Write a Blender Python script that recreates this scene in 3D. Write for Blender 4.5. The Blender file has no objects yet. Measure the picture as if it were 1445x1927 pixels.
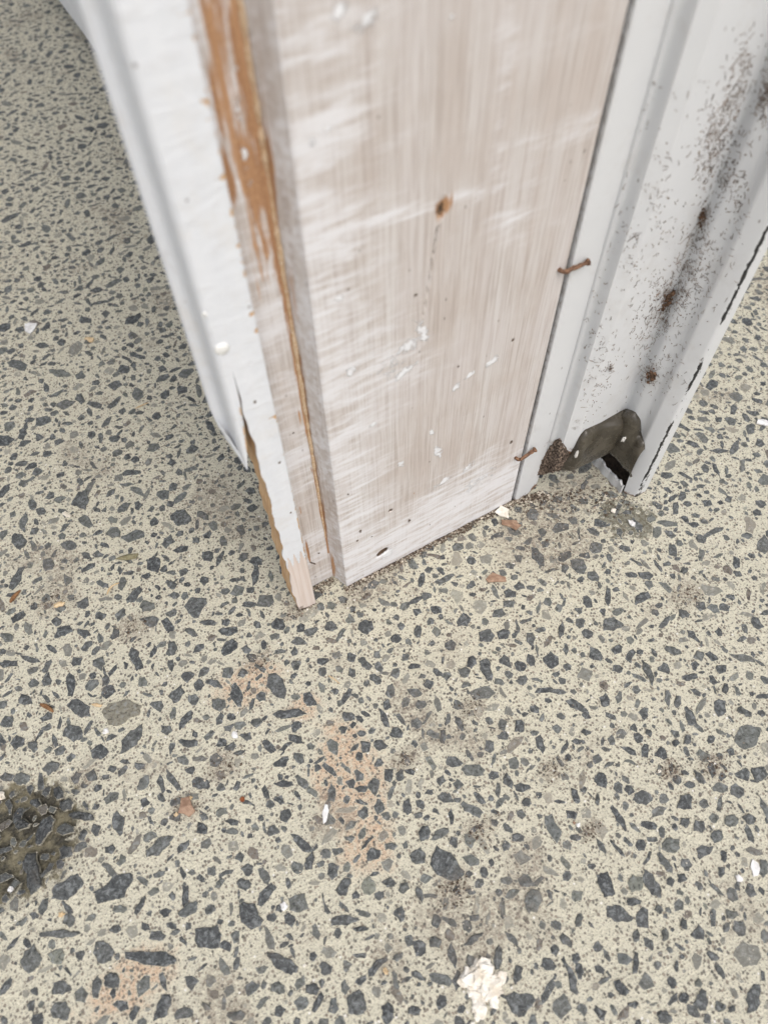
import bpy, bmesh, math, random
import numpy as np
from mathutils import Matrix, Vector

rng = np.random.default_rng(7)
random.seed(7)
scene = bpy.context.scene
col = scene.collection

# ------------------------------------------------------------------ camera
# World frame: X along the face of the timber jamb, Y into the building, Z up; the jamb's left foot is the origin.
PW, PH, FPX, HCAM = 1445.0, 1927.0, 1400.0, 0.42
def ray_cam(x, y): return np.array([(x - PW/2)/FPX, -(y - PH/2)/FPX, -1.0])
_z = -ray_cam(747, 1855); _z /= np.linalg.norm(_z)
_f = np.array([0, 0, -1.0]); _y = _f - _z*_f.dot(_z); _y /= np.linalg.norm(_y); _x = np.cross(_y, _z)
R0 = np.stack([_x, _y, _z])
def _g0(x, y):
    d = R0 @ ray_cam(x, y); return d[:2]*(-HCAM/d[2])
_P = _g0(652, 1105); _u = _g0(966, 941) - _P; _u /= np.linalg.norm(_u); _n = np.array([-_u[1], _u[0]])
TOL = np.array([[_u[0], _u[1], 0], [_n[0], _n[1], 0], [0, 0, 1.0]])
RC = TOL @ R0                                   # camera axes -> world
CAM = np.array([-_P @ _u, -_P @ _n, HCAM])
def plane_hit(x, y, axis, val):
    d = RC @ ray_cam(x, y); t = (val - CAM[axis])/d[axis]; return CAM + d*t
def gp(x, y, z=0.0): return plane_hit(x, y, 2, z)         # survey point on the ground
def bp(x, y, Y=0.0):                                      # survey point on the jamb face (X, Z)
    p = plane_hit(x, y, 1, Y); return p[0], p[2]
def proj(p):
    c = RC.T @ (np.array(p, float) - CAM); return PW/2 + FPX*c[0]/-c[2], PH/2 - FPX*c[1]/-c[2]
def height_at(X, Y, py):
    lo, hi = -0.03, 0.41
    for _ in range(40):
        m = (lo+hi)/2
        if proj((X, Y, m))[1] > py: lo = m
        else: hi = m
    return lo

cam_d = bpy.data.cameras.new('camera'); cam = bpy.data.objects.new('camera', cam_d); col.objects.link(cam)
M4 = Matrix.Identity(4)
for i in range(3):
    for j in range(3): M4[i][j] = RC[i, j]
    M4[i][3] = CAM[i]
cam.matrix_world = M4
cam_d.sensor_fit = 'VERTICAL'; cam_d.sensor_height = 36.0; cam_d.lens = 36.0*FPX/PH
cam_d.clip_start = 0.01; cam_d.clip_end = 500
cam_d.dof.use_dof = True; cam_d.dof.focus_distance = 0.455; cam_d.dof.aperture_fstop = 7.4
scene.camera = cam

# ------------------------------------------------------------------ light
SUN_EL, SUN_AZ = math.radians(60), math.radians(180)      # azimuth clockwise from +Y: behind the camera
world = bpy.data.worlds.new('World'); scene.world = world; world.use_nodes = True
wt = world.node_tree; wt.nodes.clear()
sky = wt.nodes.new('ShaderNodeTexSky'); sky.sky_type = 'NISHITA'; sky.sun_disc = False
sky.sun_elevation = SUN_EL; sky.sun_rotation = SUN_AZ; sky.air_density = 1.0; sky.dust_density = 6.0; sky.ozone_density = 0.6
hs = wt.nodes.new('ShaderNodeHueSaturation'); hs.inputs['Saturation'].default_value = 0.5   # overcast: a pale sky
bg = wt.nodes.new('ShaderNodeBackground'); bg.inputs['Strength'].default_value = 0.14
wo = wt.nodes.new('ShaderNodeOutputWorld')
wt.links.new(sky.outputs[0], hs.inputs['Color']); wt.links.new(hs.outputs[0], bg.inputs[0]); wt.links.new(bg.outputs[0], wo.inputs[0])
sun_d = bpy.data.lights.new('sun', 'SUN'); sun_d.energy = 0.8; sun_d.angle = math.radians(80); sun_d.color = (1.0, 0.985, 0.96)
sun = bpy.data.objects.new('sun', sun_d); col.objects.link(sun)
sdir = Vector((math.sin(SUN_AZ)*math.cos(SUN_EL), math.cos(SUN_AZ)*math.cos(SUN_EL), math.sin(SUN_EL)))
sun.rotation_euler = sdir.to_track_quat('Z', 'Y').to_euler(); sun.location = (-0.3, -1.0, 2.0)
scene.view_settings.view_transform = 'Standard'; scene.view_settings.look = 'None'
scene.view_settings.exposure = 0.22; scene.view_settings.gamma = 1.0
scene.render.engine = 'CYCLES'
scene.cycles.use_denoising = True
scene.cycles.max_bounces = 4; scene.cycles.diffuse_bounces = 2; scene.cycles.glossy_bounces = 2

# ------------------------------------------------------------------ node helper
class NT:
    def __init__(s, name):
        s.m = bpy.data.materials.new(name); s.m.use_nodes = True
        s.t = s.m.node_tree; s.t.nodes.clear()
        s.out = s.t.nodes.new('ShaderNodeOutputMaterial'); s.b = s.t.nodes.new('ShaderNodeBsdfPrincipled')
        s.t.links.new(s.b.outputs[0], s.out.inputs[0])
        s.pos = s.t.nodes.new('ShaderNodeNewGeometry').outputs['Position']
    def put(s, sock, v):
        if isinstance(v, bpy.types.NodeSocket): s.t.links.new(v, sock)
        elif v is not None:
            if sock.type == 'RGBA' and len(v) == 3: v = (*v, 1)
            sock.default_value = v
    def math(s, op, a, b=None, c=None, clamp=False):
        n = s.t.nodes.new('ShaderNodeMath'); n.operation = op; n.use_clamp = clamp
        s.put(n.inputs[0], a); s.put(n.inputs[1], b); s.put(n.inputs[2], c); return n.outputs[0]
    def mix(s, f, a, b, mode='MIX'):
        n = s.t.nodes.new('ShaderNodeMix'); n.data_type = 'RGBA'; n.blend_type = mode; n.clamp_factor = True
        s.put(n.inputs[0], f); s.put(n.inputs[6], a); s.put(n.inputs[7], b); return n.outputs[2]
    def scl(s, v, k, off=(0, 0, 0), rot=(0, 0, 0)):
        n = s.t.nodes.new('ShaderNodeMapping'); s.put(n.inputs[0], v); n.inputs['Scale'].default_value = k
        n.inputs['Location'].default_value = off; n.inputs['Rotation'].default_value = rot; return n.outputs[0]
    def noise(s, v, scale, detail=3, rough=0.55, dist=0.0, colour=False):
        n = s.t.nodes.new('ShaderNodeTexNoise'); s.put(n.inputs['Vector'], v); n.inputs['Scale'].default_value = scale
        n.inputs['Detail'].default_value = detail; n.inputs['Roughness'].default_value = rough; n.inputs['Distortion'].default_value = dist
        return n.outputs[1 if colour else 0]
    def vor(s, v, scale, feature='F1', rnd=1.0):
        n = s.t.nodes.new('ShaderNodeTexVoronoi'); n.feature = feature; s.put(n.inputs['Vector'], v)
        n.inputs['Scale'].default_value = scale; n.inputs['Randomness'].default_value = rnd; return n
    def ss(s, v, a, b, lo=0.0, hi=1.0):
        n = s.t.nodes.new('ShaderNodeMapRange'); n.interpolation_type = 'SMOOTHSTEP'
        s.put(n.inputs[0], v); n.inputs[1].default_value = a; n.inputs[2].default_value = b
        n.inputs[3].default_value = lo; n.inputs[4].default_value = hi; return n.outputs[0]
    def attr(s, name):
        n = s.t.nodes.new('ShaderNodeAttribute'); n.attribute_name = name; return n
    def sep(s, c):
        n = s.t.nodes.new('ShaderNodeSeparateColor'); s.put(n.inputs[0], c); return n.outputs
    def xyz(s, v):
        n = s.t.nodes.new('ShaderNodeSeparateXYZ'); s.put(n.inputs[0], v); return n.outputs
    def bump(s, h, dist, strength=1.0, nrm=None):
        n = s.t.nodes.new('ShaderNodeBump'); s.put(n.inputs['Height'], h); n.inputs['Distance'].default_value = dist
        n.inputs['Strength'].default_value = strength
        if nrm is not None: s.t.links.new(nrm, n.inputs['Normal'])
        return n.outputs[0]
    def shared(s, v, nscale):
        s.cache = getattr(s, 'cache', {}); k = (v.as_pointer(), nscale)
        if k not in s.cache: s.cache[k] = s.math('SUBTRACT', s.noise(v, nscale, 4, 0.65), 0.5)
        return s.cache[k]
    def blob(s, v, c, r, rag=0.35, soft=0.4, nscale=60):
        """ragged-edged round mask about point c (metres), radii r=(rx,ry,rz)"""
        n = s.t.nodes.new('ShaderNodeVectorMath'); n.operation = 'SUBTRACT'; s.put(n.inputs[0], v); n.inputs[1].default_value = c
        n2 = s.t.nodes.new('ShaderNodeVectorMath'); n2.operation = 'DIVIDE'; s.put(n2.inputs[0], n.outputs[0]); n2.inputs[1].default_value = r
        n3 = s.t.nodes.new('ShaderNodeVectorMath'); n3.operation = 'LENGTH'; s.put(n3.inputs[0], n2.outputs[0])
        d = s.math('ADD', n3.outputs['Value'], s.math('MULTIPLY', s.shared(v, nscale), rag*2.6))
        return s.ss(d, 1.0 - soft, 1.0 + soft*0.3, 1.0, 0.0)
    def done(s, colr=None, rough=None, nrm=None, spec=0.4):
        s.put(s.b.inputs['Base Color'], colr); s.put(s.b.inputs['Roughness'], rough); s.put(s.b.inputs['Specular IOR Level'], spec)
        if nrm is not None: s.t.links.new(nrm, s.b.inputs['Normal'])
        return s.m

CEM_A, CEM_B = (0.71, 0.675, 0.54), (0.545, 0.52, 0.42)
def P3(x, y): return tuple(gp(x, y))
def px_r(x, y, rx, ry):
    a = gp(x-rx, y); b = gp(x+rx, y); c = gp(x, y-ry); d = gp(x, y+ry)
    return (max(np.linalg.norm(a-b)/2, .001), max(np.linalg.norm(c-d)/2, .001), 1.0)

def fbm(shape_xy, scale, seed, octaves=4):
    """smooth value noise sampled at points (N,2)"""
    p = np.asarray(shape_xy, float)*scale; out = np.zeros(len(p)); amp = 1.0; tot = 0
    r = np.random.default_rng(seed); T = r.random((64, 64))
    for o in range(octaves):
        q = p*(2**o) + o*17.3; i = np.floor(q).astype(int); f = q - i; f = f*f*(3-2*f)
        g = lambda a, b: T[(i[:, 0]+a) % 64, (i[:, 1]+b) % 64]
        out += amp*((g(0, 0)*(1-f[:, 0])+g(1, 0)*f[:, 0])*(1-f[:, 1]) + (g(0, 1)*(1-f[:, 0])+g(1, 1)*f[:, 0])*f[:, 1])
        tot += amp; amp *= 0.5
    return out/tot
STAINS = {0: [(35, 1580, 118, 105)], 1: [(1185, 978, 52, 30), (1150, 966, 40, 22), (1200, 996, 30, 16)],
          2: [(660, 1470, 75, 90), (640, 1395, 50, 40), (245, 1855, 95, 60), (470, 1285, 70, 42), (690, 1590, 60, 60), (575, 1330, 40, 26)],
          3: [(420, 1440, 45, 34), (350, 1520, 42, 34), (100, 1130, 42, 24), (1010, 1000, 120, 60), (1060, 1040, 90, 40), (480, 1245, 40, 20), (1340, 1440, 40, 26), (885, 1330, 40, 22), (1110, 1560, 36, 22),
              (840, 1690, 50, 44), (1290, 1120, 50, 30), (1060, 930, 110, 34), (700, 1110, 90, 26), (560, 1150, 40, 20), (1040, 1450, 40, 30), (760, 1430, 40, 26), (250, 1180, 40, 24), (1260, 1450, 30, 24), (900, 1560, 46, 26), (860, 1660, 30, 40)]}
STN = {k: [(gp(x, y)[:2], px_r(x, y, a, b)[:2]) for x, y, a, b in v] for k, v in STAINS.items()}
def stain_at(xy):
    """wet patch, mossy spill, rust tint and trodden dirt at ground points (N,2): soft masks, ragged in the material"""
    xy = np.asarray(xy, float); out = np.zeros((len(xy), 4))
    for k, lst in STN.items():
        for c, r in lst:
            d = np.hypot((xy[:, 0]-c[0])/r[0], (xy[:, 1]-c[1])/r[1]); out[:, k] = np.maximum(out[:, k], np.clip(1.5-d, 0, 1))
    out[:, 3] = np.maximum(out[:, 3]*.9, np.clip((fbm(xy, 26, 31, 4)-.56)*5, 0, .9))
    return out
def stains(n):
    a = n.attr('stain'); m = n.sep(a.outputs['Color']); v = n.pos
    rg = n.math('SUBTRACT', n.noise(v, 95, 5, 0.68), 0.5); rh = n.math('SUBTRACT', n.noise(v, 330, 4, 0.7), 0.5)
    f = lambda x, k, lo, hi: n.ss(n.math('ADD', x, n.math('MULTIPLY', rg, k)), lo, hi)
    wet = f(m[0], 1.3, 0.45, 0.62); moss = f(m[1], 2.6, 0.45, 0.75)
    pink = n.math('MULTIPLY', f(m[2], 1.4, 0.30, 0.95), n.ss(rh, -0.22, 0.10))
    dirt = n.math('MULTIPLY', f(a.outputs['Alpha'], 1.5, 0.35, 0.95), n.ss(rh, -0.16, 0.12))
    return (wet, moss, pink, dirt), rg, rh

def cement_colour(n, masks, rg, rh):
    wet, moss, pink, dirt = masks
    v = n.pos
    c = n.mix(n.math('ADD', n.math('MULTIPLY', rg, 1.3), .5, clamp=True), CEM_B, CEM_A)
    c = n.mix(n.math('MULTIPLY', pink, .8), c, (0.60, 0.41, 0.275))
    c = n.mix(n.math('MULTIPLY', dirt, 0.72), c, (0.25, 0.205, 0.165))
    sp = n.noise(v, 900, 3, 0.74)
    c = n.mix(n.ss(sp, 0.53, 0.63), c, n.mix(n.ss(rh, -.1, .1), (0.30, 0.275, 0.225), (0.165, 0.16, 0.145)))
    c = n.mix(n.ss(sp, 0.42, 0.28), c, (0.76, 0.725, 0.60))
    vo = n.vor(v, 640); rnd = n.sep(vo.outputs['Color'])
    grain = n.math('MULTIPLY', n.math('LESS_THAN', rnd[0], 0.30), n.ss(vo.outputs['Distance'], 0.60, 0.40))
    c = n.mix(n.math('MULTIPLY', grain, 0.85), c, n.mix(rnd[1], (0.07, 0.072, 0.07), (0.27, 0.225, 0.18)))
    g3 = n.math('MULTIPLY', n.math('GREATER_THAN', rnd[0], 0.988), n.ss(vo.outputs['Distance'], 0.42, 0.3))
    c = n.mix(g3, c, (0.8, 0.78, 0.74))
    c = n.mix(n.math('MULTIPLY', moss, 0.9), c, n.mix(n.ss(rh, -.15, .15), (0.085, 0.072, 0.045), (0.25, 0.25, 0.205)))
    c = n.mix(n.math('MULTIPLY', wet, 0.93), c, n.mix(n.ss(rg, -.10, .10), (0.016, 0.014, 0.010), (0.17, 0.15, 0.095)))
    return c, sp, vo

def mat_ground():
    n = NT('exposed_aggregate_cement')
    mk, rg, rh = stains(n)
    c, sp, vo = cement_colour(n, mk, rg, rh)
    v = n.pos
    # beyond the modelled stones the material carries on the aggregate
    X, Y, Z = n.xyz(v)
    far = n.math('MAXIMUM', n.ss(n.math('ABSOLUTE', n.math('SUBTRACT', X, 0.22)), 0.74, 0.78), n.ss(n.math('ABSOLUTE', n.math('SUBTRACT', Y, 0.42)), 0.88, 0.92))
    vs = n.vor(v, 105); rs = n.sep(vs.outputs['Color'])
    st = n.math('LESS_THAN', n.math('ADD', vs.outputs['Distance'], n.math('MULTIPLY', rh, .5)), n.math('MULTIPLY_ADD', rs[0], 0.42, 0.12))
    c = n.mix(n.math('MULTIPLY', st, far), c, n.mix(rs[1], (0.055, 0.062, 0.066), (0.13, 0.14, 0.14)))
    h = n.math('ADD', n.math('MULTIPLY', sp, 0.7), n.math('MULTIPLY', rh, 1.2))
    h = n.math('ADD', h, n.math('MULTIPLY', vo.outputs['Distance'], 0.25))
    nm = n.bump(h, 0.0016, 0.9)
    return n.done(c, n.math('SUBTRACT', 0.88, n.math('MULTIPLY', mk[0], 0.5)), nm, 0.3)

def mat_stone():
    n = NT('bluestone_aggregate')
    mk, rg, rh = stains(n)
    a = n.attr('tone'); t = n.sep(a.outputs['Color']); edge = a.outputs['Alpha']
    v = n.pos
    lt = n.mix(t[1], (0.175, 0.19, 0.185), (0.23, 0.235, 0.18))
    c = n.mix(t[0], n.mix(t[1], (0.048, 0.053, 0.057), (0.095, 0.100, 0.099)), lt)
    c = n.mix(n.ss(t[1], .93, .95, 0, .6), c, (0.21, 0.165, 0.125))
    m1 = n.noise(v, 430, 4, 0.72, 0.6)
    c = n.mix(n.ss(m1, 0.49, 0.64), c, n.mix(0.6, c, (0.27, 0.29, 0.295)))
    c = n.mix(n.ss(m1, 0.47, 0.35), c, n.mix(0.75, c, (0.018, 0.021, 0.025)))
    f1 = n.noise(v, 1500, 3, 0.7)
    c = n.mix(n.ss(f1, 0.60, 0.70, 0, .8), c, (0.29, 0.295, 0.29))
    c = n.mix(n.ss(f1, 0.75, 0.80), c, (0.62, 0.62, 0.62))
    c = n.mix(n.math('MULTIPLY', mk[3], 0.4), c, (0.20, 0.175, 0.145))
    # cement skin left on the stone, mostly round its rim
    film = n.math('ADD', n.math('MULTIPLY', n.math('SUBTRACT', 1.0, edge), 0.85), n.math('MULTIPLY', t[2], 0.62))
    fm = n.ss(n.math('ADD', film, n.math('MULTIPLY', rh, 2.2)), 0.52, 0.86)
    cem = n.mix(n.ss(f1, .46, .62), CEM_A, (0.30, .265, .22))
    c = n.mix(n.ss(t[2], .3, .9, 0, .55), c, CEM_B)
    c = n.mix(n.math('MULTIPLY', fm, 0.92), c, n.mix(n.math('MULTIPLY', mk[3], 0.6), cem, (0.25, 0.205, 0.165)))
    c = n.mix(n.math('MULTIPLY', mk[0], 0.45), c, (0.02, 0.021, 0.021))
    nm = n.bump(n.math('ADD', m1, n.math('MULTIPLY', f1, 0.4)), 0.0011, 0.9)
    return n.done(c, n.math('SUBTRACT', 0.62, n.math('MULTIPLY', mk[0], 0.42)), nm, 0.45)

def mat_simple(name, ca, cb, scale=300, rough=0.75, bump=0.0004, spec=0.35, stretch=(1, 1, 1), lo=0.35, hi=0.65):
    n = NT(name); v = n.scl(n.pos, stretch)
    k = n.noise(v, scale, 5, 0.65)
    return n.done(n.mix(n.ss(k, lo, hi), ca, cb), rough, n.bump(n.noise(v, scale*2.2, 4, 0.6), bump, 0.8), spec)

# ------------------------------------------------------------------ mesh helpers
def link(o, parent=None, **tags):
    col.objects.link(o)
    if parent is not None: o.parent = parent
    for k, v in tags.items(): o[k] = v
    return o
def mesh_obj(name, verts, faces, mat, parent=None, smooth=False, attrs=None, **tags):
    me = bpy.data.meshes.new(name); me.from_pydata([tuple(map(float, p)) for p in verts], [], [tuple(map(int, f)) for f in faces])
    if mat: me.materials.append(mat)
    if attrs:
        for an, arr in attrs.items():
            at = me.attributes.new(an, 'FLOAT_COLOR', 'POINT')
            arr = np.asarray(arr, np.float32)
            if arr.shape[1] == 3: arr = np.concatenate([arr, np.ones((len(arr), 1), np.float32)], 1)
            at.data.foreach_set('color', arr.ravel())
    if smooth: me.polygons.foreach_set('use_smooth', [True]*len(me.polygons))
    me.update()
    return link(bpy.data.objects.new(name, me), parent, **tags)
def empty(name, loc=(0, 0, 0), **tags):
    o = bpy.data.objects.new(name, None); o.location = loc; o.empty_display_size = 0.02
    return link(o, **tags)
def grid_faces(nu, nv, base=0, flip=False):
    i = np.arange(nu-1)[:, None]; j = np.arange(nv-1)[None, :]
    a = base + i*nv + j; f = np.stack([a, a+nv, a+nv+1, a+1], -1).reshape(-1, 4)
    return f[:, ::-1] if flip else f
def tube(path, radii, nseg=8, cap=True):
    path = [np.array(p, float) for p in path]; V, F = [], []
    up = np.array([0.13, 0.21, 0.97])
    for k, p in enumerate(path):
        t = path[min(k+1, len(path)-1)] - path[max(k-1, 0)]; t /= np.linalg.norm(t) + 1e-12
        a = np.cross(t, up); a /= np.linalg.norm(a) + 1e-12; b = np.cross(a, t)
        for s in range(nseg):
            th = 2*math.pi*s/nseg; V.append(p + radii[k]*(math.cos(th)*a + math.sin(th)*b))
    for k in range(len(path)-1):
        for s in range(nseg):
            F.append((k*nseg+s, k*nseg+(s+1) % nseg, (k+1)*nseg+(s+1) % nseg, (k+1)*nseg+s))
    if cap: F.append(tuple(range(nseg))[::-1]); F.append(tuple((len(path)-1)*nseg + s for s in range(nseg)))
    return V, F

# ================================================================== SETTING: the ground
M_GROUND, M_STONE = mat_ground(), mat_stone()
gr = 60.0
gxs = np.concatenate([[-gr, -8, -2, -.8], np.arange(-.52, .961, .005), [1.2, 2, 8, gr]]); gys = np.concatenate([[-gr, -8, -2, -.8], np.arange(-.46, 1.301, .005), [1.6, 3, 8, gr]])
GXX, GYY = np.meshgrid(gxs, gys, indexing='ij'); gxy = np.stack([GXX.ravel(), GYY.ravel()], 1)
gst = stain_at(gxy); gz = -.0030*np.clip(gst[:, 0]*1.3-.3, 0, 1)
ground = mesh_obj('ground', np.concatenate([gxy, gz[:, None]], 1), grid_faces(len(gxs), len(gys)), M_GROUND, kind='structure', attrs={'stain': gst},
                  label='cream exposed aggregate concrete paving with dark chips')

# stones surveyed from the paving: x, y, length, width, tilt (image pixels of the survey photo), light
S = """254 1121 42 18 45;277 1142 36 27 0;284 1169 33 25 0;370 1143 46 42 0;189 1159 24 17 0;108 1169 22 21 0;119 1189 36 20 20;157 1193 28 24 0;159 1135 28 22 30;36 1162 34 17 30;14 1200 30 20 0;217 1193 24 24 0
256 1238 48 22 -75;323 1223 35 22 70;187 1250 30 27 0;432 1218 40 24 30;432 1188 40 18 5;393 1172 36 13 0;424 1171 20 18 0;361 1190 28 14 -35;332 1308 40 22 50;353 1273 26 22 60;375 1290 24 24 0;403 1287 38 15 -15;446 1308 42 22 -80
412 1325 28 28 0;429 1266 24 22 0;458 1268 22 20 0;149 1333 54 28 -20;230 1342 76 50 25 L;251 1391 66 30 50;138 1380 46 34 0;315 1373 24 22 0;351 1354 42 16 45;355 1399 40 20 -10;189 1413 34 30 30;14 1358 28 28 0;47 1318 28 24 0
17 1250 40 14 5;35 1397 30 28 0;64 1406 24 22 0;99 1443 36 22 30;145 1465 28 22 60;171 1460 28 28 0;185 1482 24 14 45;234 1434 26 14 0;213 1448 20 18 0;263 1443 22 18 0;325 1467 50 14 -55;377 1474 40 24 -20;360 1449 24 20 0;270 1474 34 22 60 l
462 1387 26 22 0;436 1406 24 20 45;431 1370 22 20 0;483 1361 24 20 0;491 1311 20 26 0;42 1467 34 26 0 l;128 1514 30 24 0;112 1491 20 30 0;69 1512 30 18 10;42 1552 34 22 0;83 1564 56 24 60;125 1561 36 26 0;125 1604 32 28 0;62 1644 82 32 -85
157 1573 26 16 60;154 1536 50 20 -5;182 1562 24 24 0;223 1550 46 26 -80;208 1599 26 20 45;301 1592 64 28 40;230 1619 22 24 0 l;128 1671 78 34 38;213 1678 88 42 40;227 1711 32 18 0 l;265 1703 48 14 60;313 1718 24 20 0;356 1711 50 24 35 l
436 1547 28 16 -15;381 1559 28 24 0;116 1758 88 16 2;59 1803 56 40 80;109 1800 36 34 0 L;197 1792 50 42 -60;280 1803 104 28 -5;391 1765 60 46 15;470 1723 72 40 -60;299 1761 34 22 0;116 1858 38 34 0;114 1903 44 38 0;183 1860 50 18 80;213 1844 32 30 0
308 1896 60 30 60;254 1907 38 16 65;12 1858 50 16 55;60 1893 30 18 60;389 1895 30 14 -30;445 1910 36 26 0;460 1664 34 22 -30;218 1748 28 18 20;520 1287 58 34 -50;541 1344 72 20 3;583 1317 34 26 -45;687 1249 34 18 -50;707 1279 28 20 -45;660 1238 24 22 0
662 1267 20 24 0;525 1175 30 22 0;566 1182 20 20 0;622 1179 26 20 0;689 1181 32 26 0;744 1202 22 20 0;786 1188 18 26 0;780 1254 30 16 0;807 1287 24 22 0;915 1197 32 28 0;948 1193 26 24 0;872 1168 28 28 0;914 1261 56 24 -70;874 1265 28 24 0
887 1247 20 28 0;876 1289 22 18 0;982 1280 24 20 0;656 1348 26 20 0;728 1326 18 26 0;746 1380 26 20 0;716 1402 26 26 0;687 1405 20 26 0;676 1423 16 18 0;563 1427 24 26 0;530 1436 34 18 25;557 1391 30 16 -20;921 1404 26 28 0;978 1366 22 26 0
833 1386 14 30 0;865 1362 34 14 -60;732 1459 20 28 0;753 1459 20 28 0;771 1452 30 14 -20;703 1481 24 32 0;892 1449 48 30 0 l;955 1470 32 18 -65;901 1501 34 14 -50;885 1522 48 24 -30 l;807 1492 20 14 0;536 1476 38 14 0;536 1535 26 28 0;685 1531 22 28 0
766 1517 20 36 0;645 1373 20 18 0;681 1485 26 16 0;843 1629 82 50 -45;786 1612 34 32 -50;701 1608 32 26 30;692 1586 38 10 50;737 1592 28 18 0;798 1568 26 34 0;732 1660 28 24 0;645 1669 42 24 70;694 1667 28 34 0 L;789 1682 36 16 -75;583 1622 38 20 80
561 1700 38 36 0;651 1732 56 22 5;681 1748 36 12 10;752 1719 26 36 0;534 1813 72 28 -30;613 1822 24 30 0;588 1860 26 26 0;671 1888 36 48 0;710 1817 60 22 50;748 1800 30 16 30;730 1906 26 46 0;779 1901 28 22 0;818 1773 26 28 0;786 1836 36 14 -35
890 1768 44 14 35;937 1802 56 16 85;973 1835 44 20 75;978 1888 54 48 0;523 1860 30 28 0 l;599 1885 44 14 60;912 1642 20 24 0;973 1577 28 18 0;951 1592 22 22 0;986 1658 30 26 0;512 1563 30 24 30;511 1727 24 22 0;892 1727 20 14 0;995 1700 20 40 0 l
761 1671 24 26 0;1131 1468 40 26 -50;1207 1502 38 28 0;1426 1456 34 30 0;1287 1510 34 36 0;1316 1464 38 14 -55;1082 1498 34 16 -75;1123 1505 12 24 0;1162 1536 60 14 -60;1313 1555 28 30 0;1287 1548 20 24 0;1375 1546 34 26 0 l;1409 1541 28 24 0
1205 1591 20 24 0;1244 1565 14 24 0;1140 1666 58 32 -60;1226 1663 70 26 -55;1196 1664 34 34 0 L;1251 1625 48 18 -50;1282 1653 20 24 0;1260 1661 18 22 0;1263 1591 36 28 0 l;1005 1697 34 46 0 l;1162 1721 56 30 -25;1191 1697 30 20 0;1239 1711 24 16 -30
1347 1574 26 26 0 l;1361 1611 16 30 0;1357 1639 16 24 0;1030 1815 34 28 0;1044 1788 18 26 0;1066 1772 36 20 -45;1073 1837 78 18 -72;1083 1803 20 24 0;1167 1858 44 24 -55;1195 1814 14 44 0;1250 1759 16 28 0;1196 1762 18 30 0;1286 1740 14 26 0
1375 1721 30 22 0;1286 1879 22 24 0;1318 1885 28 46 0;1417 1879 58 28 80;1250 1916 36 26 -50;1354 1827 36 14 -65;1340 1800 26 18 -40;1313 1851 20 22 0 l;1272 1817 12 28 0;1193 1891 24 16 0;1354 1896 30 22 -30;1375 1898 20 18 0;1436 1635 22 40 0 l
1082 1577 24 14 0;1066 1649 22 22 0;1089 1731 38 14 75;991 1509 20 18 0;1152 1174 46 30 0;960 1118 26 20 0;957 1137 26 14 0;1406 1387 56 46 20 l;1143 1121 10 36 0;1207 1126 38 18 25;1219 1268 56 14 -70;1255 1315 18 32 0;1274 1320 14 28 0
1298 1274 34 14 15;1265 1224 36 16 -20;1313 1234 22 20 0;1243 1419 30 24 -55;1270 1399 20 18 0;1423 1173 30 20 -50;1286 1155 24 18 -30;1219 1381 16 18 0;1399 1340 36 18 -25;1363 1298 14 24 0;1356 1260 22 20 0;1214 1084 32 16 0;1287 1075 16 18 0
1224 977 20 20 0;1236 1001 20 26 0 l;1006 1380 18 16 0 l;1056 1186 14 32 0;1063 1070 14 22 0;1025 1024 18 16 0;1292 1393 18 24 0;1160 1222 30 18 30;1001 970 24 28 0;1102 1378 22 16 0;153 941 34 36 0;341 975 44 34 0;37 1020 28 32 0;93 1062 28 26 0
290 1062 28 34 0;131 1027 32 18 0;215 1003 30 20 0;316 1020 28 20 35;235 955 32 16 40;307 932 28 24 0 l;129 1094 20 30 0;230 1098 30 16 70;324 1100 30 16 -35;385 1094 20 20 0;115 703 44 14 -5 l;260 670 36 14 -15;78 651 30 14 0;252 601 36 18 30;159 603 26 16 0
151 752 22 22 0;259 742 26 24 0 l;215 765 26 14 0;218 729 54 12 8;293 827 58 10 -8;168 804 46 10 12;115 837 28 16 -20;17 832 22 26 0;64 854 20 16 0;51 902 16 22 0;79 899 26 14 20;199 886 28 14 15;268 902 18 20 0;249 908 18 18 0;221 863 24 16 0
327 796 22 14 0;285 854 24 18 0;137 880 20 22 0;159 1045 16 14 0;118 793 18 20 0;213 939 22 22 0;106 936 24 16 30;140 1040 20 14 0;449 1070 24 30 0;500 1098 30 22 0;480 1020 18 14 0;395 930 16 14 0"""
survey = []
for row in S.replace('\n', ';').split(';'):
    q = row.split()
    survey.append((*map(float, q[:5]), (q[5] if len(q) > 5 else '')))

def stone_outline(L, Wd, ang, k=None):
    """broken-stone outline: a few sharp corners, straight-ish edges with small nicks"""
    nc = random.choice((5, 5, 6, 6, 7)) if k is None or k < 12 else random.choice((6, 7, 7, 8)); a0 = random.random()*6.28; cor = []
    e = random.uniform(2.0, 3.2)
    for i in range(nc):
        t = a0 + 2*math.pi*(i + random.uniform(-.36, .36))/nc; c, q = math.cos(t), math.sin(t)
        r = random.uniform(.80, 1.16)/((abs(c)**e + abs(q)**e)**(1/e)); cor.append(np.array((r*c*L/2, r*q*Wd/2)))
    sub = 1 if (k is not None and k <= 6) else (2 if k is None or k < 12 else 3); pts = []
    for i in range(nc):
        a, b = cor[i], cor[(i+1) % nc]; d = b-a; nn = np.array((d[1], -d[0]))
        pts.append(a)
        for q in range(1, sub):
            t = (q + random.uniform(-.2, .2))/sub; pts.append(a + d*t + nn*random.uniform(-.10, .07))
    R_ = np.array([[math.cos(ang), -math.sin(ang)], [math.sin(ang), math.cos(ang)]])
    return np.array(pts) @ R_.T
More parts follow.
